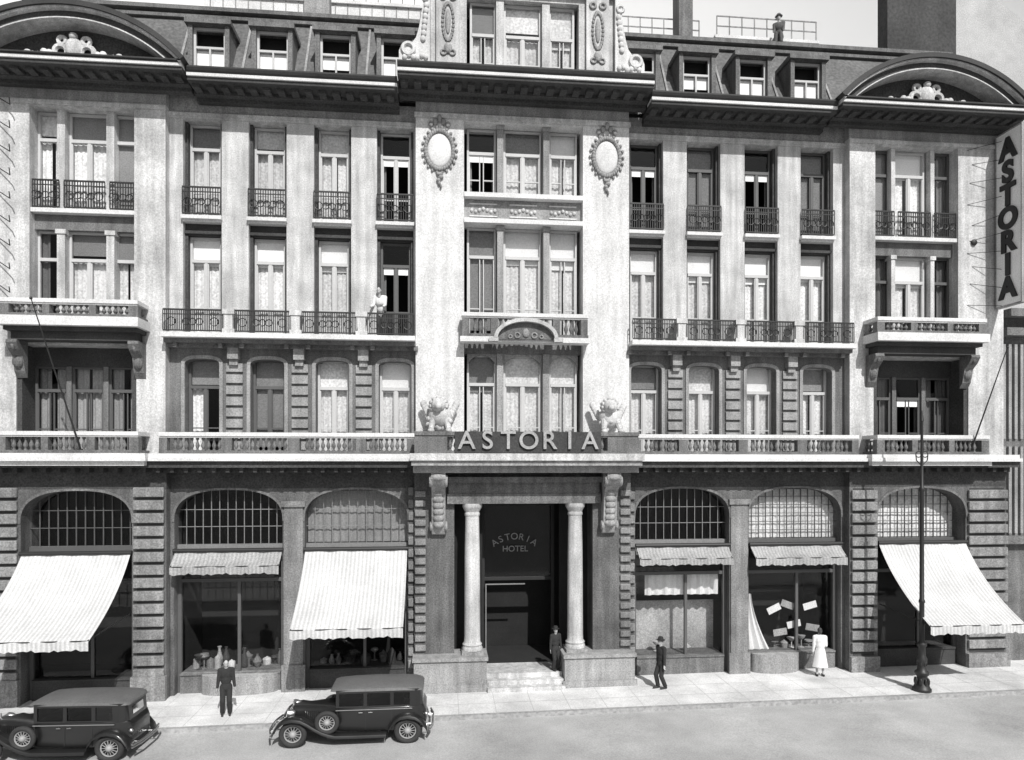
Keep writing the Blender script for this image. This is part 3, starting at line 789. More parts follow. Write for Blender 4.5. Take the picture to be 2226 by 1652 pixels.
# ---- mansard roof
for s in(1,-1):
    e,f=S(3.4,18.4,s)
    mb=MB(); mb.prism([(.35,21.05),(2.3,24.9),(2.3,25.05),(12,25.4),(13.9,21.0)],e,f,'x'); part('mansard_roof',mb,M_SLATE)
    mb=MB(); mb.box(e,f,2.05,2.4,25.051,25.2); mb.box(e,f,2.1,2.3,24.78,24.9)
    part('roof_ridge',mb,M_GREY)
    x=3.5
    while x<12.6:
        if all(abs(x-c)>.75 for c in WC):
            mb=MB(); mb.add([(s*x-.04,.30,21.05),(s*x+.04,.30,21.05),(s*x+.04,2.22,24.9),(s*x-.04,2.22,24.9),(s*x-.04,.4,21.0),(s*x+.04,.4,21.0),(s*x+.04,2.32,24.85),(s*x-.04,2.32,24.85)],[(0,1,2,3),(0,3,7,4),(1,5,6,2)])
            part('roof_rib',mb,M_MID)
        x+=.37
    for i,c in enumerate(WC):
        cx=s*c
        mb=MB()
        mb.box(cx-.72,cx-.56,.62,2.1,21.1,23.62); mb.box(cx+.56,cx+.72,.62,2.1,21.1,23.62); mb.box(cx-.56,cx+.56,.62,1.6,21.1,21.9)
        mb.box(cx-.8,cx+.8,.5,2.3,23.62,23.78)
        d=part('dormer',mb,M_GREY)
        mb=MB(); mb.box(cx-.56,cx-.48,.78,.86,21.9,23.6); mb.box(cx+.48,cx+.56,.78,.86,21.9,23.6); mb.box(cx-.48,cx+.48,.78,.86,22.85,22.93); mb.box(cx-.48,cx+.48,.78,.86,23.5,23.6); mb.box(cx-.03,cx+.03,.78,.86,21.9,22.85)
        part('window_frame',mb,M_FRAME,parent=d)
        mb=MB(); mb.box(cx-.48,cx+.48,.9,.92,[21.9,22.4,22.2,22.3][i],22.85); part('blind',mb,M_BLIND,parent=d)
        mb=MB(); mb.box(cx-.55,cx+.55,1.2,1.22,21.9,23.6); part('dark_room',mb,M_INT,parent=d)
mb=MB().gridwall(-3.35,3.35,21.2,26.4,-.1,.5,[(-2.05,2.05,21.9,24.72)])
mb.box(-3.35,3.35,.5,3.5,24.75,26.4); mb.box(-3.35,-2.9,.5,3.5,21.2,24.75); mb.box(2.9,3.35,.5,3.5,21.2,24.75)
part('attic_wall',mb,M_LIGHT)
mb=MB()
for d in(-.84,.84): mb.box(d-.14,d+.14,-.05,.3,21.4,24.718)
for s in(1,-1): mb.box(s*2.72-.42,s*2.72+.42,-.25,-.101,21.4,24.9)
part('attic_pilaster',mb,M_LIGHT)
mb=MB(); mb.box(-3.45,3.45,-.3,-.101,24.95,25.1); mb.box(-3.55,3.55,-.4,-.101,25.1,25.3); part('attic_cornice',mb,M_LIGHT)
for s in(1,-1):
    mb=MB()
    for i in range(26):
        a=2*math.pi*i/26; mb.ell((s*2.72+.19*math.cos(a),-.27,23.7+.66*math.sin(a)),(.06,.06,.08),6,4)
    mb.ell((s*2.72,-.28,22.75),(.15,.08,.2)); mb.ell((s*2.72,-.27,23.7),(.1,.06,.45))
    for k in(-1,1): mb.torus((s*2.72+k*.18,-.27,24.6),.1,.05,'y',14,6); mb.torus((s*2.72+k*.16,-.27,22.6),.09,.04,'y',14,6)
    part('oval_wreath',mb,M_MID,smooth=True)
    mb=MB()
    pr=[(s*3.36,21.3),(s*4.45,21.3),(s*4.45,22.55),(s*4.38,22.72),(s*4.2,22.8),(s*4.0,22.85),(s*3.85,23.05),(s*3.75,23.4),(s*3.66,23.9),(s*3.6,24.4),(s*3.5,24.9),(s*3.36,25.0)]
    mb.prism(pr,-.3,.5,'y'); mb.torus((s*4.12,-.32,22.62),.2,.08,'y',18,6); mb.torus((s*3.55,-.32,24.5),.12,.05,'y',18,6)
    for q in range(7): mb.ell((s*(3.6-.02*q),-.33,23.0+.2*q),(.1,.06,.12),8,5)
    mb.box(s*3.36,s*4.5,-.4,-.301,21.9,22.1)
    for q in range(6): mb.ell((s*(3.5+.15*q),-.33,22.35+.05*math.sin(q*2)),(.09,.06,.1),8,5)
    part('scroll_buttress',mb,M_PALE,smooth=True)
for i,(cc,w) in enumerate(((-1.45,.95),(0,1.38),(1.45,.95))):
    window(cc,w,21.9,24.7,.15,'net',transom=.42,bars=i==1)
mb=MB(); mb.box(-2.8,2.8,1.2,1.3,21.1,24.74); part('interior_partition',mb,M_INT)

def rooftop(x0,x1,y,z0,z1,mat):
    mb=MB(); mb.box(x0,x1,y,y+2.5,z0,z1); mb.box(x0-.1,x1+.1,y-.1,y+2.6,z1,z1+.12)
    o=part('rooftop_lantern',mb,mat)
    r=MB(); n=int((x1-x0)/.5)
    for i in range(n+1):
        x=x0+(x1-x0)*i/n; r.box(x-.02,x+.02,y-.05,y-.01,z1+.12,z1+.95)
    for z in(z1+.5,z1+.92): r.box(x0,x1,y-.05,y-.01,z,z+.04)
    for i in range(n): 
        x=x0+(x1-x0)*(i+.5)/n; r.box(x-.02,x+.02,y-.03,y-.001,z0,z1)
    part('roof_railing',r,M_MID,parent=o)
rooftop(-12.6,-3.6,4.2,25.0,27.0,M_WHITE)
rooftop(4.0,8.2,4.2,25.0,26.3,M_WHITE)
rooftop(8.6,13.0,3.2,25.0,25.9,M_WHITE)
mb=MB(); mb.box(-8.5,-7.5,3.6,4.15,25.0,29.5); mb.box(-8.6,-7.4,3.5,4.25,29.5,29.8); part('chimney',mb,M_MID)
mb=MB(); mb.box(7.0,7.6,3.3,4.1,25.0,30.0); mb.box(6.9,7.7,3.2,4.15,30.0,30.3); part('chimney',mb,M_GREY)

def awning(x0,x1,yw,p,z0,z1,sag,mat=M_CANVAS,val=.26,cut=.0):
    n=14; mb=MB(); A=Vector((0,yw,z0));C=Vector((0,yw-p,z1));B=Vector((0,yw-p*.36,z0-(z0-z1)*sag))
    nx=max(8,int((x1-x0)/.12))
    rows=[]
    for j in range(n+1):
        t=j/n; P=A*(1-t)**2+B*2*t*(1-t)+C*t*t
        row=[]
        for i in range(nx+1):
            x=x0+(x1-x0)*i/nx
            row.append((x,P.y+.02*math.sin(i*1.1+j*.4),P.z-.09*math.sin(math.pi*i/nx)*math.sin(math.pi*t)+.016*math.sin(i*.7+j*.3)))
        rows.append(row)
    for dz,sc in((.02,0),(val*.7,0),(val,1)):
        row=[]
        for i in range(nx+1):
            q=rows[n][i]; zz=q[2]-dz-(.06*abs(math.sin(i*math.pi/2.5)) if sc else 0)
            row.append((q[0],q[1]-.02-.06*math.sin(i*.9)*dz,zz))
        rows.append(row)
    vs=[p for r in rows for p in r]; fs=[]
    w=nx+1
    for j in range(len(rows)-1):
        for i in range(nx): fs.append((j*w+i,j*w+i+1,(j+1)*w+i+1,(j+1)*w+i))
    mb.add(vs,fs)
    o=part('awning',mb,mat,smooth=True)
    s=MB(); s.cyl((x0-.05,yw-.02,z0+.06),(x1+.05,yw-.02,z0+.06),.07,.07,10); part('awning_roller',s,M_IRON,parent=o)
    s=MB(); s.path([(x0+.03,yw,z1+.2),(x0+.03,yw-p,z1+.0)],.02); s.path([(x1-.03,yw,z1+.2),(x1-.03,yw-p,z1)],.02)
    s.cyl((x0,yw-p,z1-.02),(x1,yw-p,z1-.02),.02)
    part('awning_arm',s,M_IRON,parent=o)
    return o
awning(-16.9,-13.42,-.5,2.75,4.85,2.62,.62)
awning(-7.72,-4.17,-.15,2.45,4.85,2.65,.58)
awning(13.42,16.9,-.5,2.75,4.9,2.45,.62)
awning(-12.12,-8.52,-.15,.45,4.85,4.42,.5,M_CANVASD,.24)
awning(4.2,7.7,-.15,.42,4.85,4.47,.5,M_CANVASD,.2)
awning(8.55,12.1,-.15,.45,4.85,4.45,.5,M_CANVASD,.24)

for s,dx in((-1,-.75),(1,.35)):
    mb=MB(); x=s*14.7 if s<0 else 16.6
    p0=Vector((x,-1.1,8.3)); p1=Vector((x-.55,-2.9,12.9)) if s<0 else Vector((x+.2,-2.6,12.0))
    mb.cyl(p0,p1,.03,.015,8); mb.ell(p1,(.045,.045,.045)); mb.box(x-.08,x+.08,-1.2,-1.0,8.25,8.4)
    part('flagpole',mb,M_IRON,smooth=True)
mb=MB(); 
for k in range(9):
    z=13.6+k*.78
    mb.path([(-17.9,-.36,z+.45),(-17.2,-.6,z),(-17.05,-.9,z+.12)],.018,5)
part('iron_stay',mb,M_IRON)
mb=MB()
for k in range(10):
    z=14.0+k*.65
    mb.path([(17.1+.1*(k%3),-.36,z+.2*math.sin(k)),(18.24,-.7,z+.1+(.15*(k-4))*.3)],.012,5)
mb.ell((17.35,-.4,16.4),(.12,.06,.12))
ob('iron_stays',mb,M_IRON,parent=HB)

SG=ob('blade_sign',None,label='tall vertical hotel sign with dark capital letters fixed to wall corner',cat='sign')
SG.location=(18.3,-.4,0)
mb=MB(); mb.box(-.08,.08,-1.2,-.05,13.9,20.4); ob('sign_panel',mb,M_SIGN,parent=SG)
mb=MB(); mb.box(-.1,.1,-1.24,-1.201,13.85,20.45); mb.box(-.1,.1,-.049,-.0,13.85,20.45); mb.box(-.1,.1,-1.2,-.05,20.401,20.45); mb.box(-.1,.1,-1.2,-.05,13.85,13.899); ob('sign_frame',mb,M_MID,parent=SG)
for i,ch in enumerate('ASTORIA'):
    me=text_mesh(ch,1.08,.03,.05)
    ob('letter',me,M_LETTER,parent=SG,loc=(-.11,-.62,19.72-i*.87),rot=(math.pi/2,0,-math.pi/2))

NB=ob('neighbour_building',None,label='lower ribbed pale building adjoining the hotel',cat='building'); NB.location=(18.8,0,0)
mb=MB().gridwall(0,11,-.5,13.6,.1,.6,[(1.2,3.2,9,12.4),(4.2,6.2,9,12.4),(7.2,9.2,9,12.4),(1.2,3.2,1,4.5),(4.2,9.2,.2,4.5)]); ob('wall',mb,M_GREY,parent=NB)
mb=MB()
for i in range(44):
    x=.08+i*.25
    mb.box(x,x+.12,0,.099,5.2,8.6); 
    if not any(a-.1<x<b for a,b in((1.2,3.2),(4.2,6.2),(7.2,9.2))): mb.box(x,x+.12,0,.099,8.9,12.6)
ob('wall_ribs',mb,M_MID,parent=NB)
mb=MB(); mb.box(0,11,-.3,.099,12.9,13.2); mb.box(0,11,-.5,.7,13.6,13.9); mb.box(0,11,-.2,.099,4.8,5.1); ob('cornice',mb,M_GREY,parent=NB)
mb=MB(); mb.box(0,11,.8,.9,-.3,13.5); mb.box(0,11,.61,14,13.3,13.59); ob('dark_room',mb,M_INT,parent=NB)
TB=ob('tall_rear_building',None,label='tall blank party wall with sloping top behind the roof',cat='building'); TB.location=(20,5,0)
mb=MB(); mb.prism([(.1,0),(.1,33),(1.6,30.6),(9,25.5),(9,0)],0,1.5,'y'); ob('party_wall',mb,M_PARTY,parent=TB)
CH=ob('chimney_stack',None,label='broad dark brick chimney stack rising behind the arched pediment',cat='chimney'); CH.location=(18.5,4,0)
mb=MB(); mb.box(-1.7,.7,0,.7,20,31); mb.box(.7,1.7,.15,.7,20,31); ob('shaft',mb,M_BRICK,parent=CH)
mb=MB(); mb.box(-1.9,1.9,-.2,.9,31,31.5); ob('cap',mb,M_GREY,parent=CH)

LP=ob('street_pole',None,label='tall slender dark iron pole with ornate base on the kerb',cat='street pole'); LX=13.45; LP.location=(LX,KY+.3,gz(LX))
mb=MB().lathe(0,0,[(.3,0),(.3,.08),(.26,.12),(.24,.18),(.17,.3),(.16,.5),(.22,.56),(.23,.64),(.15,.72),(.13,.9),(.16,1.0),(.17,1.1),(.12,1.2),(.11,1.5),(.15,1.55),(.15,1.62),(.09,1.7),(.085,2.2),(.1,2.25),(.1,2.3),(.08,2.35),(.08,3),(.1,3.03),(.1,3.1),(.075,3.14),(.065,6.8),(.09,6.85),(.09,6.95),(.055,7.0),(.04,9.2),(.07,9.25),(.05,9.35),(.02,9.6)],14)
ob('shaft',mb,M_IRON,parent=LP,smooth=True)
mb=MB()
for k in range(8):
    a=k*math.pi/4; mb.ell((.2*math.cos(a),.2*math.sin(a),.32),(.05,.05,.14),7,5); mb.ell((.14*math.cos(a),.14*math.sin(a),.95),(.03,.03,.1),6,4)
ob('leaf_ornament',mb,M_IRON,parent=LP,smooth=True)
mb=MB()
for k in(-1,1):
    mb.torus((k*.12,0,8.1),.1,.018,'y',16,6); mb.path([(0,0,7.7),(k*.2,0,7.9),(k*.22,0,8.1)],.018)
ob('scroll_arm',mb,M_IRON,parent=LP,smooth=True)

# ------------------------------------------------------------------ car
def build_car(label):
    root=ob('parked_car',None,label=label,cat='car',group='cars parked along the kerb')
    def sec(x,w,zb,zt,rt=.12,n=6):
        pts=[(x,-w*.92,zb),(x,-w,zb+.1)]
        for i in range(n+1):
            a=math.pi-(math.pi/2)*i/n; pts.append((x,-(w-rt)+rt*math.cos(a),zt-rt*.8+rt*.8*math.sin(a)))
        for i in range(n+1):
            a=math.pi/2-(math.pi/2)*i/n; pts.append((x,(w-rt)+rt*math.cos(a),zt-rt*.8+rt*.8*math.sin(a)))
        pts+=[(x,w,zb+.1),(x,w*.92,zb)]
        return pts
    b=MB().loft([sec(-.46,.60,.42,1.10,.1),sec(-.2,.66,.40,1.12,.06),sec(.6,.70,.40,1.13,.05),sec(1.4,.69,.40,1.13,.05),sec(1.85,.65,.45,1.13,.06),sec(2.04,.58,.48,1.13,.08),sec(2.14,.5,.5,1.0,.1)])
    ob('body',b,M_PAINT,parent=root,smooth=True)
    h=MB().loft([sec(-1.70,.27,.5,1.06,.2),sec(-1.3,.32,.46,1.08,.2),sec(-.8,.43,.44,1.10,.2),sec(-.461,.58,.43,1.11,.16)]); hd=ob('hood',h,M_PAINT,parent=root,smooth=True)
    lv=MB()
    for k in range(12):
        x=-1.35+k*.06; 
        for s in(-1,1):
            w=.33+(x+1.3)*.22; lv.box(x,x+.025,s*w-.02,s*w+.02,.72,.94)
    ob('louvres',lv,M_PAINT,parent=hd)
    ra=MB(); ra.box(-1.76,-1.71,-.27,.27,.5,1.06); ra.cyl((-1.735,0,1.04),(-1.735,0,1.18),.03,.02)
    for k in range(9): ra.box(-1.775,-1.76,-.24+k*.06-.01,-.24+k*.06+.01,.52,1.04)
    ob('radiator_grille',ra,M_CHROME,parent=root)
    up=MB()
    for s in(-1,1):
        y=s*.645
        up.gridwall(-.42,1.86,1.11,1.64,y-.02,y+.02,[(-.33,.36,1.16,1.54),(.46,1.12,1.16,1.54),(1.22,1.68,1.16,1.54)])
    up.prism([(-.44,1.10),(-.38,1.10),(-.36,1.6),(-.42,1.6)],-.62,-.56,'y'); up.prism([(-.44,1.10),(-.38,1.10),(-.36,1.6),(-.42,1.6)],.56,.62,'y')
    up.box(-.44,-.36,-.56,.56,1.54,1.63)
    up.loft([[(1.86,-.664,1.10),(1.86,.664,1.10),(1.86,.664,1.64),(1.86,-.664,1.64)],[(1.98,-.6,1.10),(1.98,.6,1.10),(1.97,.6,1.62),(1.97,-.6,1.62)],[(2.06,-.5,1.10),(2.06,.5,1.10),(2.02,.5,1.58),(2.02,-.5,1.58)]])
    up.box(-.56,-.3,-.6,.6,1.61,1.63)
    ob('cabin',up,M_PAINT,parent=root)
    def rs(x,w,z0,z1,n=12): 
        return [(x,w*math.cos(math.pi-math.pi*i/n),z0+(z1-z0)*math.sin(math.pi*i/n)**.5) for i in range(n+1)]+[(x,w*.5,z0-.01),(x,-w*.5,z0-.01)]
    rf=MB().loft([rs(-.58,.6,1.60,1.65),rs(-.46,.66,1.6,1.70),rs(0,.68,1.6,1.745),rs(.7,.69,1.6,1.76),rs(1.4,.685,1.6,1.75),rs(1.82,.67,1.59,1.72),rs(2.0,.61,1.57,1.67),rs(2.07,.52,1.55,1.6)])
    ob('roof',rf,M_TOP,parent=root,smooth=True)
    gl=MB()
    for s in(-1,1):
        for a,c in((-.33,.36),(.46,1.12),(1.22,1.68)): gl.add([(a,s*.635,1.16),(c,s*.635,1.16),(c,s*.635,1.54),(a,s*.635,1.54)],[(0,1,2,3)])
    gl.add([(-.41,-.56,1.12),(-.41,.56,1.12),(-.39,.56,1.54),(-.39,-.56,1.54)],[(0,1,2,3)])
    gl.add([(2.064,-.3,1.22),(2.064,.3,1.22),(2.04,.3,1.44),(2.04,-.3,1.44)],[(0,1,2,3)])
    part('window_glass',gl,M_CARGLASS,parent=root)
    for a,b_ in((.25,.45),(1.5,1.7)): ob('seat',MB().box(a,b_,-.5,.5,.6,1.3),M_SUIT,parent=root)
    for s in(-1,1):
        ob('belt_moulding',MB().box(-.42,1.75,s*.705-.012,s*.705+.012,1.05,1.072),M_CHROME,parent=root)
        for x in(.28,.56):
            ml=MB(); ml.cyl((x,s*.71,.99),(x,s*.75,.99),.012); ml.cyl((x-.05,s*.75,.99),(x+.06,s*.75,.99),.012)
            ob('door_handle',ml,M_CHROME,parent=root)
    ln=MB()
    for s in(-1,1):
        for x in(-.38,.42,1.16): ln.box(x-.006,x+.006,s*.699-.006,s*.699+.008,.46,1.04)
    ob('door_seams',ln,M_TYRE,parent=root)
    pf=[(-2.16,.40),(-2.14,.56),(-2.02,.74),(-1.84,.87),(-1.62,.91),(-1.4,.87),(-1.2,.76),(-1.0,.62),(-.8,.5),(-.6,.42),(-.42,.375),(.2,.37),(1.02,.37)]
    pr=[(1.04,.39),(1.1,.58),(1.24,.78),(1.42,.88),(1.62,.91),(1.82,.87),(2.0,.76),(2.14,.58),(2.2,.42)]
    for path in(pf,pr):
        for s in(-1,1):
            mb=MB(); prof=[(.50,-.02),(.58,.0),(.68,.015),(.78,.0),(.84,-.03),(.865,-.09)]
            rows=[]
            for (x,z) in path:
                rows.append([(x,s*y,z+dz) for y,dz in prof]+[(x,s*y,z+dz-.02) for y,dz in reversed(prof)])
            mb.loft(rows); ob('fender',mb,M_PAINT,parent=root,smooth=True)
    ch=MB(); ch.box(-2.0,2.1,-.4,.4,.36,.5); ch.cyl((-1.62,-.7,.39),(-1.62,.7,.39),.04); ch.cyl((1.62,-.7,.39),(1.62,.7,.39),.04)
    ob('chassis',ch,M_TYRE,parent=root)
    for s in(-1,1):
        m=Matrix.Translation((-1.74,s*.42,.93))@Matrix.Rotation(-math.pi/2,4,'Y')
        hl=MB(); hl.lathe(0,0,[(.02,-.14),(.07,-.12),(.11,-.04),(.125,.04),(.125,.07),(.1,.09),(.02,.1)],16,0,m); hl.cyl((-1.72,s*.42,.7),(-1.72,s*.42,.84),.02)
        ob('headlight',hl,M_CHROME,parent=root,smooth=True)
    bm=MB()
    bm.path([(-2.22,-.78,.44),(-2.32,-.4,.44),(-2.34,0,.44),(-2.32,.4,.44),(-2.22,.78,.44)],.03,8); bm.path([(-2.22,-.78,.36),(-2.32,-.4,.36),(-2.34,0,.36),(-2.32,.4,.36),(-2.22,.78,.36)],.025,8); bm.path([(-2.32,.4,.4),(-2.0,.4,.44)],.02); bm.path([(-2.32,-.4,.4),(-2.0,-.4,.44)],.02)
    ob('bumper',bm,M_CHROME,parent=root,smooth=True)
    bm=MB(); bm.path([(2.26,-.78,.5),(2.34,-.4,.5),(2.34,.4,.5),(2.26,.78,.5)],.03,8); bm.path([(2.26,-.78,.42),(2.34,-.4,.42),(2.34,.4,.42),(2.26,.78,.42)],.025,8); bm.path([(2.33,.4,.46),(2.05,.4,.46)],.02); bm.path([(2.33,-.4,.46),(2.05,-.4,.46)],.02)
    ob('bumper',bm,M_CHROME,parent=root,smooth=True)
    def wheel(x,y,z,sc=1,name='wheel'):
        s=1 if y>0 else -1
        t=MB().torus((0,0,0),.315*sc,.078*sc,'y',28,10); w=ob(name,t,M_TYRE,parent=root,loc=(x,y,z),smooth=True)
        r=MB().torus((0,0,0),.235*sc,.022,'y',24,6); r.lathe(0,0,[(.10*sc,-.06),(.10*sc,.04),(.07*sc,.08),(.02,.1)],14,0,Matrix.Rotation(-s*math.pi/2,4,'X'))
        for k in range(14):
            a=2*math.pi*k/14; r.cyl((.08*math.cos(a),s*.03,.08*math.sin(a)),(.235*sc*math.cos(a),0,.235*sc*math.sin(a)),.012,.009,5)
        ob('rim',r,M_RIM,parent=w,smooth=True)
    for x in(-1.62,1.62):
        for y in(-.70,.70): wheel(x,y,.39)
    wheel(-.66,-.74,.72,.9,'spare_wheel'); wheel(-.66,.74,.72,.9,'spare_wheel')
    tl=MB(); tl.ell((2.15,-.6,.85),(.06,.05,.06)); tl.cyl((2.14,-.6,.85),(2.0,-.5,.8),.015); ob('tail_light',tl,M_CHROME,parent=root,smooth=True)
    return root
car=build_car('black 1930s saloon with side spare wheel parked by the kerb')
def copy_tree(o,parent=None):
    n=o.copy(); COL.objects.link(n); n.parent=parent
    for c in list(o.children): copy_tree(c,n)
    return n
car2=copy_tree(car); car2.location=(-13.55,-4.35,gz(-14)-.122); car2.rotation_euler=(0,0,math.radians(-3)); car2.scale=(1,1,.96)
car.location=(-5.52,-4.15,gz(-5.58)-.122); car.scale=(1,1,.955)
car2['label']='black 1930s saloon parked beside the wide open awning'

# ------------------------------------------------------------------ people
def remeshed(mb,name,vox,sm=3):
    me=mb.mesh(name); o=bpy.data.objects.new(name,me); COL.objects.link(o)
    r=o.modifiers.new('r','REMESH'); r.mode='VOXEL'; r.voxel_size=vox; r.use_smooth_shade=True
    s=o.modifiers.new('s','SMOOTH'); s.factor=.5; s.iterations=sm
    bpy.context.view_layer.update()
    out=bpy.data.meshes.new_from_object(o.evaluated_get(bpy.context.evaluated_depsgraph_get())); bpy.data.objects.remove(o)
    return out
def caps(mb,p0,p1,r0,r1,n=12):
    mb.cyl(p0,p1,r0,r1,n); mb.ell(p0,(r0,)*3,n,8); mb.ell(p1,(r1,)*3,n,8)
def ik(a,b,l1,l2,bend):
    a=Vector(a);b=Vector(b);d=b-a;L=min(d.length,(l1+l2)*.999)
    d.normalize(); x=(l1*l1-l2*l2+L*L)/(2*L); h=math.sqrt(max(0,l1*l1-x*x))
    bend=Vector(bend); bend=(bend-d*bend.dot(d)); bend.normalize()
    return a+d*x+bend*h, a+d*L
def person(label,loc,rot,hip=.93,lean=0.0,feet=((-.11,0,.08),(.11,0,.08)),hands=((-.27,-.05,.78),(.27,-.05,.78)),jacket=M_SUIT,trouser=M_SUIT,hat='hat',skirt=None,scale=1.0,look=0,knee=(0,-1,0),elbow=(0,1,-.2),group=None):
    root=ob('person',None,label=label,cat='person',loc=loc,rot=(0,0,rot)); root.scale=(scale,)*3
    pel=Vector((0,0,hip)); ch=Vector((0,-lean*.7,hip+.38)); nk=Vector((0,-lean,hip+.55)); hd=Vector((0,-lean*1.15-.02,hip+.72))
    B=MB();J=MB();T=MB();SH=MB()
    B.ell(pel,(.155,.105,.13)); B.ell((pel+ch)/2,(.13,.095,.2)); B.ell(ch,(.175,.11,.19))
    J.ell(pel-Vector((0,0,.05)),(.185,.14,.16)); J.ell((pel+ch)/2,(.165,.125,.22)); J.ell(ch,(.20,.135,.2))
    caps(B,nk-Vector((0,0,.05)),hd,.055,.055)
    B.ell(hd,(.075,.095,.115),16,12); B.ell(hd+Vector((0,-.03,-.06)),(.055,.06,.06)); B.ell(hd+Vector((0,-.1,-.015)),(.013,.022,.025)); B.ell(hd+Vector((0,-.085,-.06)),(.028,.012,.009))
    for s in(-1,1): B.ell(hd+Vector((s*.078,.005,0)),(.012,.022,.032))
    for i,s in((0,-1),(1,1)):
        hp=pel+Vector((s*.09,0,-.04)); kn,an=ik(hp,feet[i],.43,.42,knee)
        caps(B,hp,kn,.085,.055); caps(B,kn,an,.055,.038); caps(B,an+Vector((0,.03,-.04)),an+Vector((0,-.17,-.05)),.035,.03)
        if not skirt: caps(T,hp,kn,.105,.08); caps(T,kn,an+Vector((0,0,.03)),.08,.075)
        caps(SH,an+Vector((0,.04,-.035)),an+Vector((0,-.18,-.045)),.045,.036)
        sh=ch+Vector((s*.185,0,.12)); el,wr=ik(sh,hands[i],.29,.26,elbow)
        caps(B,sh,el,.05,.04); caps(B,el,wr,.04,.026)
        caps(J,ch+Vector((s*.1,0,.13)),sh,.08,.075); caps(J,sh,el,.072,.057); caps(J,el,wr-(wr-el)*.08,.057,.045)
        d=(wr-el).normalized()
        side=d.cross(Vector((s*1.0,.3,0))).normalized(); nrm=d.cross(side).normalized()*(1 if s<0 else -1)
        pc=wr+d*.045
        for q in(-.022,0,.022): caps(B,wr+side*q*.6,pc+side*q+d*.03,.018,.014,8)
        for q,l in((-.032,.065),(-.011,.078),(.011,.073),(.031,.058)):
            k0=pc+side*q+d*.035; k1=k0+d*l*.5+nrm*.008; k2=k1+d*l*.45+nrm*.022
            caps(B,k0,k1,.0095,.009,6); caps(B,k1,k2,.009,.008,6)
        t0=wr+d*.02-side*.02; t1=t0-side*.03+d*.03; caps(B,t0,t1,.012,.011,6); caps(B,t1,t1+d*.03+nrm*.01,.011,.009,6)
    ob('body',remeshed(B,'body',.0085,2),M_SKIN,parent=root)
    if not skirt: 
        T.ell(pel,(.175,.125,.14)); ob('trousers',remeshed(T,'trousers',.014,3),trouser,parent=root)
    ob('jacket',remeshed(J,'jacket',.014,3),jacket,parent=root)
    ob('shoes',remeshed(SH,'shoes',.01,2),M_HAIR,parent=root)
    if skirt:
        k=MB(); n=24; rows=[]
        for (r,z) in((.15,hip+.1),(.19,hip-.05),(.21,hip-.2),(.25,.5),(.28,.36)):
            rows.append([((r*(1+.05*math.sin(6*2*math.pi*i/n)))*math.cos(2*math.pi*i/n),.75*r*math.sin(2*math.pi*i/n),z) for i in range(n)])
        k.loft(rows); ob('skirt',k,skirt,parent=root,smooth=True)
    hh=MB(); hh.ell(hd+Vector((0,.022,.03)),(.083,.092,.102),16,10)
    if skirt: hh.ell(hd+Vector((0,.06,-.03)),(.075,.06,.09))
    ob('hair',remeshed(hh,'hair',.012,1),M_HAIR,parent=root)
    for s in(-1,1): ob('eye',MB().ell(hd+Vector((s*.03,-.086,.01)),(.012,.008,.008),8,6),M_HAIR,parent=root)
    if hat=='hat':
        h=MB().lathe(hd.x,hd.y+.01,[(.15,.055),(.155,.065),(.095,.075),(.09,.15),(.07,.175),(.02,.165)],20,hd.z); ob('hat',h,jacket,parent=root,smooth=True)
    return root
def at(x,y,dz=0): return (x,y,gz(x)+dz)
person('man in dark suit standing on pavement with hands down',at(-9.78,-2.2),math.radians(15),hat=None)
person('man in dark suit standing beside the shop window',at(4.72,-1.45),math.radians(-70),feet=((-.1,-.08,.08),(.1,.08,.08)),hands=((-.26,.02,.79),(.26,-.08,.80)),lean=.02,hip=.925)
person('woman in white dress looking into the shop window',at(10.9,-.85),math.radians(165),jacket=M_WCLOTH,skirt=M_WCLOTH,hat=None,hands=((-.2,-.25,1.1),(.25,-.05,.8)),lean=.06)
person('dark-dressed person waiting on the entrance steps',(1.15,-.30,.45),math.radians(20),jacket=M_SUIT,trouser=M_SUIT,scale=.88)
person('person leaning out of a window above the balcony',(-5.1,.2,12.42),math.radians(-10),jacket=M_WCLOTH,lean=.3,hands=((-.25,-.5,1.05),(.2,-.5,1.05)),hat=None)
person('person in pale clothes seated on the roof railing platform',(11.3,3.1,25.45),math.radians(-30),hip=.62,jacket=M_GSUIT,trouser=M_GSUIT,feet=((-.12,-.42,.12),(.12,-.42,.12)),hands=((-.18,-.35,.68),(.18,-.35,.68)),lean=.12,hat='hat')

def goods(x,y,z,k,mat):
    prof=[[(.05,0),(.09,.05),(.12,.18),(.06,.3),(.04,.36),(.06,.4)],[(.1,0),(.02,.03),(.02,.2),(.12,.28),(.14,.34),(.02,.36)],[(.13,0),(.13,.2),(.1,.24),(.03,.28),(.02,.3)]][k]
    sc=R.uniform(.6,1.9)
    prof=[(r*R.uniform(.8,1.5),h*sc) for r,h in prof]
    return ob('display_vase',MB().lathe(0,0,prof,14),mat,loc=(x,y,z),smooth=True,label='turned vase standing in the shop window',cat='vase',group='vases on show in shop windows')
for i in range(16):
    x=-11.8+i*.19+R.uniform(-.12,.12); goods(x,.5+R.uniform(0,.6),gz(-10.3)+.68,R.randrange(3),R.choice([M_GREY,M_MID,M_GREY,M_LIGHT,M_DARK,M_DARK]))
for i in range(10): goods(-7.4+i*.32+R.uniform(-.15,.15),.5+R.uniform(0,.6),gz(-6)+.68,R.randrange(3),R.choice([M_GREY,M_MID,M_DARK]))
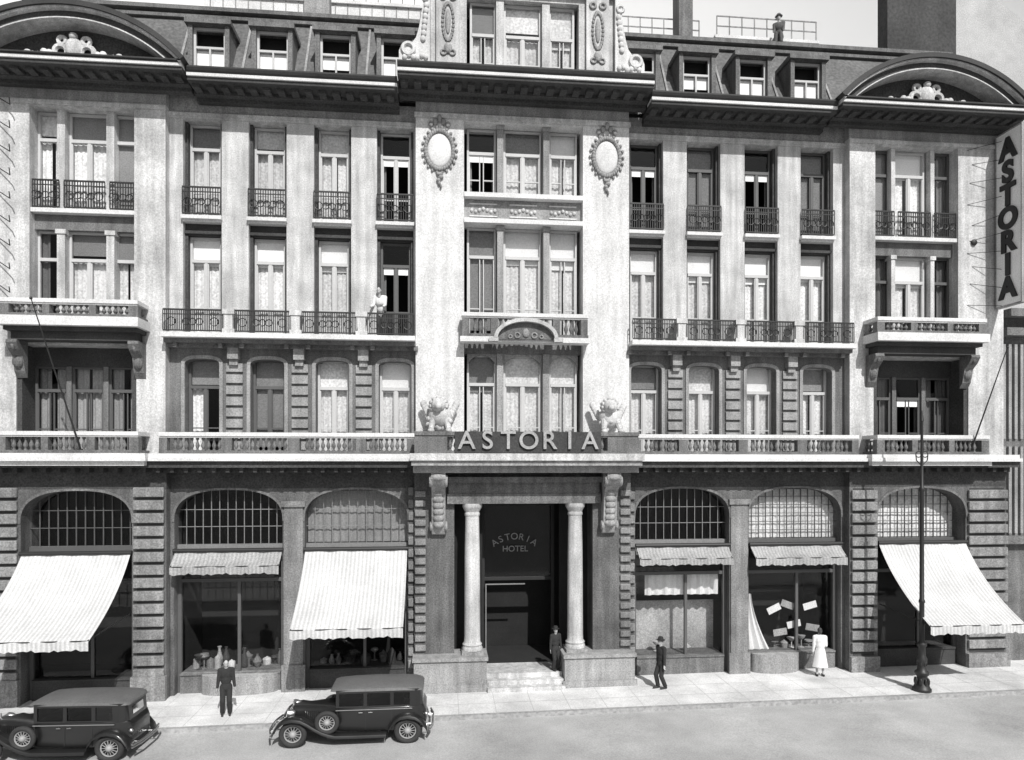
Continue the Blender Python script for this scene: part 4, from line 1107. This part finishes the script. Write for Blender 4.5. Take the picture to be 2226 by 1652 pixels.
for i,(x,z,a) in enumerate(((9.75,2.35,25),(10.55,1.75,12),(11.2,2.45,15),(10.3,2.5,-20),(10.0,1.45,8),(11.3,1.6,-10))):
    c=MB(); c.box(-.27,.27,-.01,.01,-.13,.13)
    ob('price_card',c,M_WHITE if i<3 else M_MID,loc=(x,.42,z),rot=(0,math.radians(-a),0),label='small pale card tilted in the shop window',cat='sign card',group='cards in the shop window')
for x in(9.9,10.3,10.6,11.0,11.3,11.6,5.2,6.4): goods(x,.7,gz(10)+.68,R.randrange(3),R.choice([M_MID,M_LIGHT,M_GREY]))

# ------------------------------------------------------------------ light, world, camera
el=math.radians(43); az=math.radians(15)
ts=Vector((math.sin(az)*math.cos(el),-math.cos(az)*math.cos(el),math.sin(el)))
sun=bpy.data.lights.new('sun','SUN'); sun.energy=4.5; sun.angle=math.radians(.55); sun.color=(1,.99,.975)
so=bpy.data.objects.new('sun',sun); COL.objects.link(so); so.rotation_euler=ts.to_track_quat('Z','Y').to_euler()
w=bpy.data.worlds.new('World'); SC.world=w; w.use_nodes=True; nt=w.node_tree; nt.nodes.clear()
sk=nt.nodes.new('ShaderNodeTexSky'); sk.sky_type='NISHITA'; sk.sun_disc=False; sk.sun_elevation=el; sk.sun_rotation=math.atan2(ts.x,ts.y)
sk.dust_density=4; sk.air_density=1.2
bw=nt.nodes.new('ShaderNodeRGBToBW'); bg=nt.nodes.new('ShaderNodeBackground'); bg.inputs['Strength'].default_value=.07
ou=nt.nodes.new('ShaderNodeOutputWorld')
nt.links.new(sk.outputs[0],bw.inputs[0]); nt.links.new(bw.outputs[0],bg.inputs[0]); nt.links.new(bg.outputs[0],ou.inputs[0])
cam=bpy.data.cameras.new('camera'); cam.sensor_width=36; cam.lens=24.26; cam.shift_y=.0836; cam.clip_end=3000; cam.clip_start=.1
co=bpy.data.objects.new('camera',cam); COL.objects.link(co); co.location=(-2.82,-25,7.85); co.rotation_euler=(math.pi/2,0,-math.radians(5.53))
SC.camera=co
SC.view_settings.view_transform='Standard'; SC.view_settings.look='None'; SC.view_settings.exposure=0
